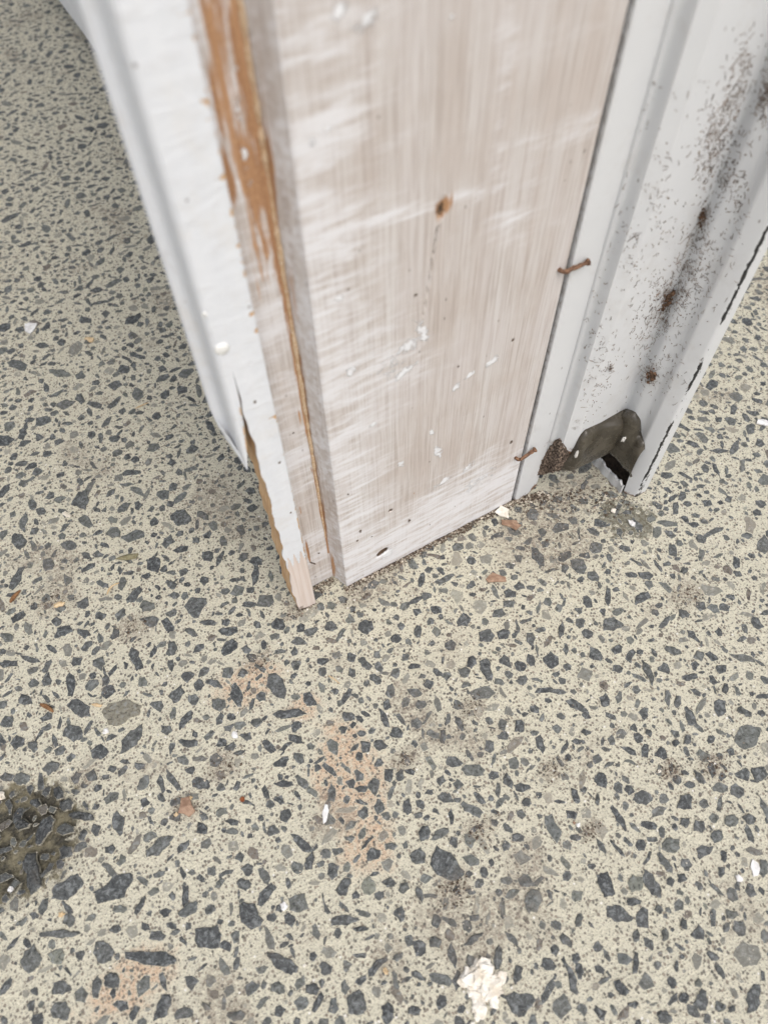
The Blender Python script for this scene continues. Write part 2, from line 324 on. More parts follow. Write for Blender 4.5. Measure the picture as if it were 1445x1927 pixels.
def stone_mesh(out, hgt, tone, rich):
    """out: outline about its centre (m). Returns verts, faces, tone and rim attributes"""
    k = len(out); size = math.sqrt(max(np.ptp(out[:, 0])*np.ptp(out[:, 1]), 1e-9))
    V = [(*p, -0.0010) for p in out*1.02]; rim = [0.0]*k
    V += [(*p, 0.00004 + hgt*0.25*random.random()) for p in out]; rim += [0.0]*k
    if rich:
        ins = max(0.55, 1 - 0.0017/size)
        V += [(p[0]*ins, p[1]*ins, hgt*random.uniform(.6, 1.1)) for p in out]; rim += [1.0]*k
        V += [(p[0]*.45+random.uniform(-.1, .1)*size, p[1]*.45+random.uniform(-.1, .1)*size, hgt*random.uniform(.8, 1.35)) for p in out[::2]]; rim += [1.0]*len(out[::2])
        F = []
        for r0 in range(2):
            for i in range(k): F.append((r0*k+i, r0*k+(i+1) % k, (r0+1)*k+(i+1) % k, (r0+1)*k+i))
        m = len(out[::2]); b = 3*k; a = 2*k
        for i in range(m):
            j = (i+1) % m; p0 = 2*i; p1 = (2*i+1) if 2*i+1 < k else None; p2 = (2*i+2) if 2*i+2 < k else 0
            if p1 is None: F.append((a+p0, a, b))if False else F.append((a+p0, a+0, b+0, b+i))
            else:
                F.append((a+p0, a+p1, b+i)); F.append((a+p1, a+p2, b+j, b+i))
        F.append(tuple(b+i for i in range(m)))
    else:
        ins = max(0.5, 1 - 0.0013/size)
        V += [(p[0]*ins, p[1]*ins, hgt*random.uniform(.6, 1.1)) for p in out]; rim += [1.0]*k
        F = []
        for r0 in range(1, 2):
            for i in range(k): F.append((r0*k+i, r0*k+(i+1) % k, (r0+1)*k+(i+1) % k, (r0+1)*k+i))
        F.append(tuple(2*k+i for i in range(k)))
    return V, F, [tone]*len(V), [(r, r, r) for r in rim]
def rand_tone(light=''):
    if light == 'L': return (random.uniform(.8, 1), random.uniform(.6, 1), random.uniform(.15, .3))
    if light == 'l': return (random.uniform(.35, .6), random.uniform(.1, .7), random.uniform(.1, .4))
    r = random.random()
    return (min(1, random.expovariate(9)), random.random(), random.uniform(0, .25) if r < .62 else random.uniform(.25, .75))

cell = 0.012; H = {}
def hkey(x, y): return (int(math.floor(x/cell)), int(math.floor(y/cell)))
def free(x, y, r):
    i, j = hkey(x, y); w = 2
    for a in range(i-w, i+w+1):
        for b in range(j-w, j+w+1):
            for (qx, qy, qr) in H.get((a, b), ()):
                if (qx-x)**2 + (qy-y)**2 < (qr + r)**2: return False
    return True
def occupy(x, y, r): H.setdefault(hkey(x, y), []).append((x, y, r))

placed = []
for (x, y, L, Wd, ang, lt) in survey[:300]:
    o2 = stone_outline(L*1.04, Wd*1.04, -math.radians(ang), 17 if max(L, Wd) > 30 else None)
    w = np.array([gp(x+a, y+b)[:2] for a, b in o2]); c = w.mean(0); w = w - c
    if np.cross(w[1]-w[0], w[2]-w[1]) < 0: w = w[::-1]
    wp = float(stain_at([c])[0, 0] > .45)
    V, F, T, Rm = stone_mesh(w, random.uniform(.0004, .0012)*(1+1.2*wp), (lambda q: q if lt else (q[0]*.6, min(q[1], .9), min(q[2], .22)))(rand_tone(lt)), True)
    o = mesh_obj('stone', V, F, M_STONE, ground, attrs={'tone': [(*a, b[0]) for a, b in zip(T, Rm)], 'stain': stain_at([(v[0]+c[0], v[1]+c[1]) for v in V])}); o.location = (c[0], c[1], 0)
    # occupancy along the long axis
    e = np.linalg.svd(w)[2][0]; ext = np.abs(w @ e).max(); wid = np.abs(w @ np.array([-e[1], e[0]])).max()
    nst = max(1, int(round(ext/wid))); 
    for q in np.linspace(-(ext-wid), ext-wid, nst) if nst > 1 else [0]: occupy(c[0]+e[0]*q, c[1]+e[1]*q, wid*0.95)

# the countless smaller chips: one part
X0, X1, Y0, Y1 = -0.52, 0.96, -0.46, 1.30
allV, allF, allT, allR = [], [], [], []; nb = 0
def add_small(x, y, size):
    global nb
    asp = random.choice([1, 1.1, 1.25, 1.4, 1.6, 1.9, 2.4, 3.2]); 
    L = size*math.sqrt(asp); Wd = size/math.sqrt(asp)
    out = stone_outline(L, Wd, random.uniform(0, math.pi), None if size > .0042 else 5)
    V, F, T, Rm = stone_mesh(out, random.uniform(.00015, .0005), rand_tone('l' if random.random() < .12 else ''), False)
    allV.extend((v[0]+x, v[1]+y, v[2]) for v in V); allF.extend(tuple(i+nb for i in f) for f in F); allT.extend(T); allR.extend(Rm); nb += len(V)
def in_survey(x, y):
    u, v = proj((x, y, 0)); return 0 < u < 1445 and 880 < v < 1927 
area = (X1-X0)*(Y1-Y0)
for size, dens in ((.0125, 160), (.0100, 800), (.0080, 3600), (.0064, 9500), (.0050, 15000), (.0037, 17000), (.0026, 16000)):
    for _ in range(int(area*dens)):
        x, y = random.uniform(X0, X1), random.uniform(Y0, Y1); s = size*random.uniform(.85, 1.2)
        if s > .0078 and in_survey(x, y) and random.random() < .5: continue
        if free(x, y, s*.46):
            occupy(x, y, s*.47); add_small(x, y, s)
me = bpy.data.meshes.new('small_stones'); me.from_pydata(allV, [], allF); me.materials.append(M_STONE)
for an, arr in (('tone', np.concatenate([np.array(allT), np.array(allR)[:, :1]], 1)), ('stain', stain_at(np.array(allV)[:, :2]))):
    at = me.attributes.new(an, 'FLOAT_COLOR', 'POINT'); at.data.foreach_set('color', np.asarray(arr, np.float32).ravel())
link(bpy.data.objects.new('small_stones', me), ground, kind='stuff')

# ================================================================== THINGS: the timber jamb
def mat_timber(name, raw_bias=0.0):
    """whitewashed pine; attribute 'm' = (fresh white paint, bare timber, dirt/hole/gap shade, brush marks)"""
    n = NT(name); v = n.pos; a = n.attr('m'); m = n.sep(a.outputs['Color']); brush = a.outputs['Alpha']
    gv = n.scl(v, (1, 1, 0.015))
    g1 = n.noise(gv, 520, 5, 0.6); g2 = n.noise(n.scl(v, (1, 1, 0.03)), 95, 4, 0.55); g3 = n.noise(gv, 1500, 3, 0.6)
    big = n.noise(n.scl(v, (1, 1, .55)), 30, 5, 0.62)
    c = n.mix(n.ss(n.math('ADD', n.math('MULTIPLY', g2, .30), n.math('MULTIPLY', big, .70)), 0.36, 0.64), (0.525, 0.47, 0.435), (0.645, 0.63, 0.615))
    c = n.mix(n.math('MULTIPLY', n.ss(g1, 0.50, 0.64), 0.45), c, (0.42, 0.365, 0.33))
    c = n.mix(n.math('MULTIPLY', n.ss(g3, 0.50, 0.60), 0.65), c, (0.39, 0.335, 0.30))
    c = n.mix(n.ss(big, 0.42, 0.66, 0, 0.45), c, (0.52, 0.46, 0.44))
    bv = n.scl(v, (0.16, 1, 1.0), rot=(0, math.radians(-24), 0))
    b1 = n.noise(bv, 300, 5, 0.62, 0.3); b2 = n.noise(n.scl(v, (0.3, 1, 1), rot=(0, math.radians(-20), 0)), 60, 5, 0.65)
    wh = n.math('ADD', n.math('MULTIPLY', brush, 0.55), n.math('MULTIPLY', n.math('SUBTRACT', b1, 0.5), n.math('MULTIPLY_ADD', brush, 1.7, 0.35)))
    wh = n.math('ADD', wh, n.math('MULTIPLY', n.math('SUBTRACT', b2, 0.5), 1.1))
    c = n.mix(n.ss(wh, 0.08, 0.62, 0, 0.88), c, (0.745, 0.745, 0.765))
    # bare timber
    rw = n.math('ADD', n.math('MULTIPLY', m[1], 1.0), n.math('MULTIPLY', n.math('SUBTRACT', n.noise(n.scl(v, (1, 1, 0.10)), 300, 5, 0.65), 0.5), 1.3))
    rw = n.math('MULTIPLY', n.ss(rw, 0.42, 0.60), n.ss(m[1], 0.02, 0.15))
    timber = n.mix(n.ss(g1, 0.35, 0.65), (0.46, 0.265, 0.145), (0.33, 0.175, 0.092))
    timber = n.mix(n.ss(n.noise(v, 900, 3, 0.6), 0.5, 0.7, 0, 0.5), timber, (0.66, 0.42, 0.22))
    c = n.mix(rw, c, timber)
    # fresh white paint
    pw = n.ss(n.math('ADD', m[0], n.math('MULTIPLY', n.math('SUBTRACT', n.noise(v, 300, 6, 0.72), 0.5), 2.0)), 0.42, 0.62)
    pw = n.math('MULTIPLY', pw, n.ss(m[0], 0.02, 0.12))
    c = n.mix(pw, c, n.mix(n.noise(v, 60, 4), (0.74, 0.745, 0.76), (0.80, 0.81, 0.83)))
    # dirt, specks
    dk = n.ss(n.math('ADD', m[2], n.math('MULTIPLY', n.math('SUBTRACT', n.noise(v, 700, 4, 0.7), 0.5), 0.9)), 0.40, 0.75)
    dk = n.math('MULTIPLY', dk, n.ss(m[2], 0.01, 0.1))
    c = n.mix(dk, c, (0.085, 0.055, 0.035))
    vo = n.vor(n.scl(v, (1, 1, .6)), 330); r = n.sep(vo.outputs['Color'])
    sp = n.math('MULTIPLY', n.math('LESS_THAN', r[0], 0.045), n.ss(vo.outputs['Distance'], 0.26, 0.14))
    c = n.mix(n.math('MULTIPLY', sp, n.math('MULTIPLY', r[1], 0.75)), c, (0.14, 0.11, 0.09))
    h = n.math('ADD', n.math('MULTIPLY', g1, 0.6), n.math('ADD', n.math('MULTIPLY', b1, 0.35), n.math('MULTIPLY', pw, 0.7)))
    h = n.math('SUBTRACT', h, n.math('MULTIPLY', dk, 0.8))
    return n.done(c, 0.72, n.bump(h, 0.0005, 0.8), 0.3)

M_BOARD = mat_timber('whitewashed_pine')
def mat_gloss():
    n = NT('chipped_white_gloss_paint'); v = n.pos; a = n.attr('m'); m = n.sep(a.outputs['Color'])
    c = n.mix(n.noise(n.scl(v, (1, 1, .15)), 150, 4, .6), (0.665, 0.69, 0.73), (0.765, 0.785, 0.815))
    br = n.noise(n.scl(v, (.35, 1, 1.0), rot=(0, math.radians(-12), 0)), 210, 5, .65, .4); pt = n.noise(v, 42, 5, .65)
    c = n.mix(n.ss(br, .50, .68, 0, .35), c, (.60, .60, .61)); c = n.mix(n.ss(pt, .50, .70, 0, .40), c, (.66, .635, .60))
    rv = n.math('ADD', m[1], n.math('MULTIPLY', n.math('SUBTRACT', n.noise(n.scl(v, (1, 1, .35)), 330, 5, .68), .5), 1.1))
    rw = n.math('MULTIPLY', n.ss(rv, .44, .54), n.ss(m[1], .02, .12))
    g = n.noise(n.scl(v, (1, 1, .03)), 480, 4, .6)
    c = n.mix(rw, c, n.mix(n.ss(g, .35, .65), (.64, .44, .255), (.52, .31, .155)))
    fw = n.math('MULTIPLY', n.ss(n.math('ADD', m[0], n.math('MULTIPLY', n.math('SUBTRACT', n.noise(v, 300, 5, .7), .5), 1.0)), .42, .6), n.ss(m[0], .02, .1))
    c = n.mix(fw, c, n.mix(n.ss(g, .4, .66), (.70, .62, .575), (.62, .52, .46)))
    dk = n.math('MULTIPLY', n.ss(n.math('ADD', m[2], n.math('MULTIPLY', n.math('SUBTRACT', n.noise(v, 600, 4, .7), .5), .9)), .38, .8), n.ss(m[2], .01, .1))
    c = n.mix(dk, c, (.10, .06, .035))
    vo = n.vor(v, 260); r = n.sep(vo.outputs['Color'])
    c = n.mix(n.math('MULTIPLY', n.math('MULTIPLY', n.math('LESS_THAN', r[0], .022), n.ss(vo.outputs['Distance'], .24, .1)), .7), c, (.2, .18, .17))
    h = n.math('ADD', n.math('MULTIPLY', br, 1.3), n.math('MULTIPLY', n.math('MAXIMUM', rw, fw), -0.9))
    return n.done(c, n.math('MULTIPLY_ADD', rw, .35, .42), n.bump(h, .0005, .7), .45)
M_GLOSS = mat_gloss()

jamb = empty('timber_post', (0.05, 0.012, 0), label='whitewashed pine door post with splintered left edge standing on the paving', category='door post')
def to_jamb(vs): return [(p[0]-0.05, p[1]-0.012, p[2]) for p in vs]
JH = 2.05
# --- face board
zs = np.concatenate([np.arange(0, 0.40, 0.0008), np.array([0.42, 0.46, 0.55, 0.8, 1.2, 1.6, JH])])
xs = np.linspace(0.0004, 0.1270, 160)
NX, NZ = len(xs), len(zs)
XX, ZZ = np.meshgrid(xs, zs, indexing='ij'); PX, PZ = XX.ravel(), ZZ.ravel()
att = np.zeros((NX*NZ, 4)); dep = np.zeros(NX*NZ)
def spot(ch, x, y, rx, ry, val=1.0, rot=0.0, soft=0.5, Y=0.0):
    cx, cz = bp(x, y, Y); k = (bp(x+1, y, Y)[0]-cx); kz = cz - bp(x, y+1, Y)[1]
    dx, dz = PX-cx, PZ-cz; c, s = math.cos(rot), math.sin(rot)
    a, b = (dx*c+dz*s)/(rx*k), (-dx*s+dz*c)/(ry*kz); d = np.sqrt(a*a+b*b)
    w = np.clip((1.15-d)/soft, 0, 1)*val
    att[:, ch] = np.maximum(att[:, ch], w); return d
for (x, y, rx, ry) in ((926, 680, 17, 8), (858, 729, 11, 9), (825, 850, 10, 14), (812, 813, 7, 8), (755, 873, 8, 8), (795, 625, 12, 34), (770, 650, 26, 16),
                       (690, 40, 30, 24), (850, 30, 8, 8), (730, 1042, 20, 10), (885, 705, 16, 5), (640, 20, 24, 20), (660, 700, 16, 10), (640, 560, 14, 8), (700, 800, 10, 6),
                       (760, 700, 30, 10), (880, 880, 14, 6), (835, 905, 22, 6), (590, 270, 10, 14), (620, 240, 12, 8)):
    spot(0, x, y, rx*1.25, ry*1.35, 0.72, 0.35, 1.0)
spot(0, 900, 905, 60, 20, .45, 0.4, .9); spot(0, 735, 690, 55, 40, .42, .3, .9)
# bands laid on with the brush
att[:, 3] = np.clip(0.85 - (PX/0.060), 0, .66)
att[:, 3] = np.maximum(att[:, 3], np.clip((0.085-PZ)/0.05, 0, 1)*0.85)
def area(x, y, rx_, ry_, val):
    global att
    keep = att[:, 3].copy(); att[:, 3] = 0; spot(3, x, y, rx_, ry_, val, .25, 1.1); att[:, 3] = np.maximum(keep, att[:, 3])
area(720, 680, 110, 110, .75); area(640, 480, 90, 60, .7); area(900, 900, 120, 60, .8); area(600, 300, 60, 160, .6); area(960, 420, 60, 80, .45)
def stroke(x0, y0, x1, y1, wpx, val):
    a = np.array(bp(x0, y0)); b = np.array(bp(x1, y1)); d = b-a; L2 = d@d
    t = np.clip(((PX-a[0])*d[0]+(PZ-a[1])*d[1])/L2, 0, 1); q = np.hypot(PX-a[0]-t*d[0], PZ-a[1]-t*d[1])
    w = wpx*abs(bp(x0+1, y0)[0]-bp(x0, y0)[0]); att[:, 3] = np.maximum(att[:, 3], np.clip(1.3-q/w, 0, 1)*val)
stroke(575, 448, 900, 365, 24, .68); stroke(1110, 235, 980, 275, 20, .35); stroke(960, 0, 935, 350, 26, .36); stroke(600, 770, 740, 690, 22, .6)
# bare-timber smears by the left edge, warm blotches
for (x, y, rx, ry) in ((545, 90, 26, 8), (550, 130, 20, 6), (575, 205, 14, 8), (640, 190, 30, 6), (715, 180, 6, 9), (540, 165, 14, 6), (740, 960, 7, 4), (650, 1050, 40, 5), (770, 935, 40, 5)):
    spot(1, x, y, rx, ry, .40, .25, 1.0)
# knot, split under it, holes and dents
d = spot(2, 830, 394, 13, 26, .78, -.1, 1.0); dep += np.clip(1-d, 0, 1)*0.0012
spot(1, 836, 388, 26, 44, .80, 0, 1.0)
for k in range(40):
    t = k/39; x, y = 824 + (797-824)*t, 430 + (592-430)*t
    d = spot(2, x, y, 1.6 + 2.2*(1-t), 5, .62*(1-.3*t), 0, .8); dep = np.maximum(dep, np.clip(1.1-d, 0, 1)*0.0009)
d = spot(2, 720, 1040, 13, 5, .95, .5); dep = np.maximum(dep, np.clip(1.15-d, 0, 1)*0.0026)
d = spot(2, 735, 961, 5, 3.2, .8, .3); dep = np.maximum(dep, np.clip(1.1-d, 0, 1)*0.0012)
for (x, y, r) in ((782, 556, 5), (655, 545, 4), (678, 1000, 4), (672, 1018, 3), (862, 690, 3), (962, 832, 4), (770, 980, 4), (965, 640, 4), (915, 670, 2), (700, 1010, 2), (655, 930, 3), (1062, 340, 3)):
    spot(2, x, y, r, r, .7)
att[:, 2] = np.maximum(att[:, 2], np.clip((0.004-PZ)/0.004, 0, 1)*0.42)           # darker towards the foot
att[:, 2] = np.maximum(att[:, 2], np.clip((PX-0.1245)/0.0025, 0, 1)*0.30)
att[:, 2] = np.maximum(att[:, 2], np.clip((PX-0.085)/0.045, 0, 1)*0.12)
und = (fbm(np.stack([PX, PZ*.25], 1), 120, 3)-.5)*0.0004
bot = (fbm(np.stack([PX, PX*0], 1), 260, 5)-.5)*0.0016 + 0.0017
zz = np.where(PZ < 0.0005, np.clip(bot, 0.0001, 1), PZ)
# rounded arrises
ed = np.clip(1-PX/0.0012, 0, 1)**2*0.0008 + np.clip(1-(0.1270-PX)/0.0012, 0, 1)**2*0.0008
V = [(x, y, z) for x, y, z in zip(PX, dep+und+ed, zz)]
F = [tuple(f) for f in grid_faces(NX, NZ)]
# left (bevelled) return, right side, back
def side_strip(V, F, idx, offs, attl, flip):
    """sweep boundary column idx by a list of (dx,dy) steps"""
    prev = list(idx)
    for k, (dx, dy) in enumerate(offs):
        base = len(V)
        for i in idx: V.append((V[i][0]+dx, V[i][1]+dy, V[i][2]))
        cur = list(range(base, base+len(idx)))
        for a in range(len(idx)-1):
            f = (prev[a], prev[a+1], cur[a+1], cur[a]); F.append(f[::-1] if flip else f)
        attl.append(k); prev = cur
    return prev
left = list(range(NZ)); right = [(NX-1)*NZ + j for j in range(NZ)]
LO = [(-.0004, .0012), (-.0016, .004), (-.0028, .0075), (-.0040, .0106), (-.0040, .026)]
al = []; endl = side_strip(V, F, left, LO, al, False)
ar = []; endr = side_strip(V, F, right, [(.0004, .0012), (.0006, .026)], ar, True)
for a in range(NZ-1): F.append((endr[a], endr[a+1], endl[a+1], endl[a]))
top = [i*NZ + NZ-1 for i in range(NX)]; F.append(tuple([endl[-1]] + top + [endr[-1]]))
eat = np.zeros((len(V), 4)); eat[:len(att)] = att
zarr = np.array([v[2] for v in V])
for k in range(len(LO)):
    sl = slice(len(att)+k*NZ, len(att)+(k+1)*NZ); zz_ = zarr[sl]
    eat[sl, 3] = .55
    if k in (2, 3): eat[sl, 1] = np.where(zz_ < .32, .30+.22*(k == 3), .1)
    if k < 3: eat[sl, 0] = np.clip(1-zz_/.10, 0, 1)*.36
    if k == 3: eat[sl, 2] = np.clip((.05-zz_)/.05, 0, 1)*.4
eat[len(att)+len(LO)*NZ:, 2] = .85  # right side coloured dark to deepen the shade of the gap
mesh_obj('face_board', to_jamb(V), F, M_BOARD, jamb, attrs={'m': eat})

# --- rebate strip set back between the board and the architrave
xs2 = np.linspace(-0.0262, -0.0032, 36); YR = 0.0112
XX, ZZ = np.meshgrid(xs2, zs, indexing='ij'); PX, PZ = XX.ravel(), ZZ.ravel(); att = np.zeros((len(PX), 4)); n2 = len(xs2)
att[:, 3] = .50
def rx(x, y): return bp(x, y, YR)
# bare orange timber: broad at the top, running down beside the corner
pts = [rx(*p) for p in ((362, 0), (470, 0), (500, 380), (560, 640), (600, 860), (622, 1000))]
zq = np.array([p[1] for p in pts[1:]]); 
corner_w = np.interp(PZ, [0, .04, .06, .12, .2, .26], [0, .0004, .0012, .0020, .0030, .0045])
dcor = (-0.0045 - PX); att[:, 1] = np.maximum(att[:, 1], np.clip(1.35 - dcor/np.maximum(corner_w, 1e-5), 0, 1)*np.where(PZ > .03, .78, 0))
topw = np.clip((PZ - .185)/.10, 0, 1)**.7; att[:, 1] = np.maximum(att[:, 1], topw*np.clip(1.5-np.abs(PX+.0105)/.0052, 0, 1)*.60)
for (x, y, w, h) in ((430, 330, 14, 110), (405, 180, 12, 150), (470, 250, 10, 120), (545, 650, 5, 55), (556, 700, 4, 40), (565, 790, 4, 36), (500, 470, 10, 60), (585, 880, 3, 24), (565, 960, 5, 30), (580, 1040, 4, 40)):
    spot(1, x, y, w, h, .62, 0, .9, YR)
for (x, y, w, h) in ((440, 110, 10, 50), (448, 210, 14, 60), (460, 290, 10, 40), (430, 60, 5, 50), (470, 350, 8, 30), (405, 280, 6, 40)): spot(0, x, y, w, h, .55, 0, 1.0, YR)
for (x, y, w, h) in ((589, 1060, 2.5, 8), (600, 1041, 3, 2.5), (552, 815, 4, 2.5), (545, 818, 2, 2), (577, 1078, 3, 3)): spot(2, x, y, w, h, .8, .5, .5, YR)
V = [(x, YR + (f-.5)*.0004, max(z, .0006)) for x, z, f in zip(PX, PZ, fbm(np.stack([PX, PZ*.3], 1), 150, 9))]
F = [tuple(f) for f in grid_faces(n2, NZ)]
left = list(range(NZ)); right = [(n2-1)*NZ+j for j in range(NZ)]
el = side_strip(V, F, left, [(0, .014)], [], False); er = side_strip(V, F, right, [(0, .014)], [], True)
for a in range(NZ-1): F.append((er[a], er[a+1], el[a+1], el[a]))
eat = np.zeros((len(V), 4)); eat[:len(att)] = att; eat[len(att):, 1] = .6
mesh_obj('rebate_strip', to_jamb(V), F, M_BOARD, jamb, attrs={'m': eat}, label='recessed strip with bare orange timber showing through paint')

# --- crumbly sealant bead along the inner corner
M_SEAL = mat_simple('crumbly_tan_sealant', (.52, .34, .19), (.72, .58, .42), 900, .85, .0008)
path = [(-.0046 + .0001*math.sin(k*.9), YR - .0003, z) for k, z in enumerate(np.linspace(.05, .36, 90))]
rad = [max(.0002, (.0002+.0006*np.interp(p[2], [.05, .1, .2, .36], [.2, .9, 1, .8]))*random.uniform(.4, 1.5)) for p in path]
V, F = tube(path, rad, 7); mesh_obj('sealant_bead', to_jamb(V), F, M_SEAL, jamb)

# --- architrave: a strip that reaches the ground and a moulded edge, split off and broken above it
def sweep(name, section, zbot, attf, zlist=None, mat=M_GLOSS, parent=jamb, closed=True, label=None, shift=None, cap=True):
    """section: (N,2) open list going round anticlockwise seen from above; zbot(i) per section point"""
    zl = zs if zlist is None else zlist
    V, A = [], []; N = len(section)
    for i, (x, y) in enumerate(section):
        zb = zbot(i, x, y)
        for z in zl:
            # everything below the broken end collapses onto it
            zc = zb + (z/zl[-1])*(zl[-1]-zb) if z < zl[-1] else z
            zc = zb + (zl[-1]-zb)*((z-zl[0])/(zl[-1]-zl[0]))
            dx, dy = shift(x, y, zc) if shift else (0, 0)
            V.append((x+dx, y+dy, zc)); A.append(attf(i, x, y, zc))
    M = len(zl); F = []
    for i in range(N if closed else N-1):
        j = (i+1) % N
        for k in range(M-1): F.append((i*M+k, j*M+k, j*M+k+1, i*M+k+1))
    if closed and cap:
        F.append(tuple(i*M for i in range(N))[::-1]); F.append(tuple(i*M+M-1 for i in range(N)))
    return V, F, A
zl_d = np.concatenate([np.linspace(0, .19, 240)**1.0, np.linspace(.1905, .40, 200), [.45, .6, 1.0, 1.5, JH]])
# strip, X from the split to the right arris
sec = [(-.0347, y) for y in np.linspace(.0142, .0008, 12)] + [(x, 0.0) for x in np.linspace(-.0347, -.0222, 30)] + [(-.0217, .0003), (-.0214, .0010), (-.0214, .0142)]
rngb = np.random.default_rng(4)
def strip_bot(i, x, y):
    b = 0.0004
    if x < -.0325: b += .0055*min(1, (y+.002)/.008)*(.6+.8*rngb.random()) + .0008*rngb.random()
    elif x < -.030: b += .0018*rngb.random()
    return b
def strip_att(i, x, y, z):
    if x <= -.0346 and y > .0012:
        return (0, .95, max(0, .75 - z/.006)*.9 + (0.25 if z < .012 else 0), 0)
    raw = 0.0; faded = 0.0; dk = 0
    re = -.0214 - x
    if re < .0022: raw = (.40 if z < .235 else .22)*(1-re/.0022) + (.25 if z < .10 and re < .0010 else 0)
    if z < .062 + .006*math.sin(x*1500): faded = .85
    for (nz_, nl, nh) in NICK:
        if re < nl and abs(z - nz_ - re*.12) < nh: raw = max(raw, .62*(1-.5*re/nl))
    le = x + .0347
    if le < .0016 and z < .15: raw = max(raw, .5*(1-le/.0016))
    if le < .004 and z < .006: dk = .6
    for (cx, cz, r) in DOTS:
        if (x-cx)**2 + (z-cz)**2 < r*r: dk = .8
    return (faded, raw, dk, 0)
NICK = [(z_, random.uniform(.0012, .0048), random.uniform(.0004, .0011)) for z_ in np.concatenate([np.random.default_rng(2).uniform(.215, .36, 26), np.random.default_rng(3).uniform(.10, .2, 4)])]
DOTS = [(*bp(x, y), r) for x, y, r in ((480, 757, .0009), (526, 870, .0009), (547, 965, .0006), (575, 1045, .0006))]
def strip_shift(x, y, z):
    # torn left arris wanders a little below the split
    w = max(0, min(1, (-.0275-x)/.0065))
    if w > 0 and z < .215: return w*((.0005*math.sin(z*160)+.0003*math.sin(z*420))*min(1, (.215-z)/.03) + (.0009 if z < .14 else .0009*max(0, (.20-z)/.06)) + .0003*min(1, (.215-z)/.01)), 0
    return 0, 0
V1, F1, A1 = sweep('s', sec, strip_bot, strip_att, zl_d, shift=strip_shift)
# moulded edge: front fillet, cove, rounded nose
sec2 = [(-.0410, .0172), (-.0430, .0170), (-.0442, .0160), (-.0446, .0148), (-.0444, .0136), (-.0436, .0127), (-.0425, .0121), (-.0414, .0112), (-.0407, .0096), (-.0404, .0074), (-.0402, .0048), (-.0399, .0026), (-.0393, .0011), (-.0383, .0002)] + \
       [(x, 0.0) for x in np.linspace(-.0374, -.0353, 8)] + [(-.0347, 0.0), (-.0347, .0010), (-.0347, .0060), (-.0347, .0170)]
sec2 = sec2[::1]
rngc = np.random.default_rng(11)
def edge_bot(i, x, y):
    b = np.interp(x, [-.0448, -.0435, -.0418, -.0400, -.0385, -.0370, -.0348], [.186, .172, .161, .1565, .1535, .1575, .170])
    return b + .0012*(rngc.random()-.5)
def edge_shift(x, y, z):
    # the split opens downwards
    k = max(0, (.205 - z)/.05); k = min(k, 1.05)
    w = min(1, max(0, (x + .0405)/.0057))
    return -.0034*k**1.3*w, 0
def edge_att(i, x, y, z):
    raw = 0; dk = 0
    zb = edge_bot(i, x, y)
    if x > -.03475 and y > .0008: return (0, .95, 0, 0)
    if x > -.0357 and z < .195: raw = .5
    if z < zb + .0022: dk = .35; raw = max(raw, .3)
    if -.0450 <= x < -.0430 and y > .010 and z < .205: dk = max(dk, .42*max(0, 1-abs(z-.180)/.022))
    return (0, raw, dk, 0)
V2, F2, A2 = sweep('e', sec2, edge_bot, edge_att, np.concatenate([np.linspace(.0, .06, 60), np.linspace(.062, .40, 170), [.45, .6, 1.0, 1.5, JH]]), shift=edge_shift)
V = V1 + V2; F = F1 + [tuple(i+len(V1) for i in f) for f in F2]
arch = mesh_obj('architrave', to_jamb(V), F, M_GLOSS, jamb, attrs={'m': np.array(A1+A2)}, label='white gloss architrave split and broken off above the ground')
# filled nail head on the architrave
def lump(c, r, seed, sub=2, squash=(1, 1, 1), rough=.25, freq=1.5):
    bm = bmesh.new(); bmesh.ops.create_icosphere(bm, subdivisions=sub, radius=1.0); rr = np.random.default_rng(seed)
    K = rr.normal(size=(6, 3))*freq; ph = rr.random(6)*6.28
    V = []
    for v in bm.verts:
        p = np.array(v.co); k = 1 + rough*np.mean(np.sin(K@p*2.2+ph))*1.8 + rough*.35*(rr.random()-.5)
        V.append(tuple(np.array(c) + p*k*r*np.array(squash)))
    F = [tuple(v.index for v in f.verts) for f in bm.faces]; bm.free(); return V, F
M_WHITE = mat_simple('white_filler_paint', (.72, .72, .70), (.82, .82, .80), 250, .55, .0003)
bx, bz = bp(418, 657); V, F = lump((bx, .0001, bz), .0029, 3, 2, (1, .28, 1), .18)
mesh_obj('filled_nail_head', to_jamb(V), F, M_WHITE, arch, smooth=True)
bx, bz = bp(387, 592); V, F = lump((bx, .0004, bz), .0011, 5, 2, (1, .4, 1), .18)
mesh_obj('paint_drip', to_jamb(V), F, M_WHITE, arch, smooth=True)

# ================================================================== the painted steel track
TRK = [(.1284, .012), (.1284, -.0002), (.1286, -.0011), (.1292, -.0014), (.1447, -.0012), (.1453, -.0011), (.14565, .0002), (.1460, -.0006), (.1464, -.0016), (.1468, -.0020), (.1474, -.0022), (.1480, -.0027), (.1485, -.0036), (.1487, -.0050), (.1487, -.0072), (.1486, -.0086), (.1489, -.0096), (.1495, -.0098), (.1499, -.0092), (.1504, -.0089),
       (.1555, -.0119), (.1562, -.0124), (.1572, -.0126), (.1930, -.0101), (.1946, -.0104), (.1951, -.0112), (.1945, -.0135), (.1936, -.0165), (.1933, -.0183), (.1938, -.0200), (.1950, -.0222), (.1963, -.0243), (.1969, -.0258), (.1966, -.0275), (.1955, -.0300), (.1949, -.0318), (.1953, -.0328), (.1972, -.0368), (.1985, -.0392), (.1990, -.0399), (.1998, -.0404), (.2010, -.0406), (.2076, -.0404), (.2086, -.0399), (.2089, -.0390), (.2091, .02)]
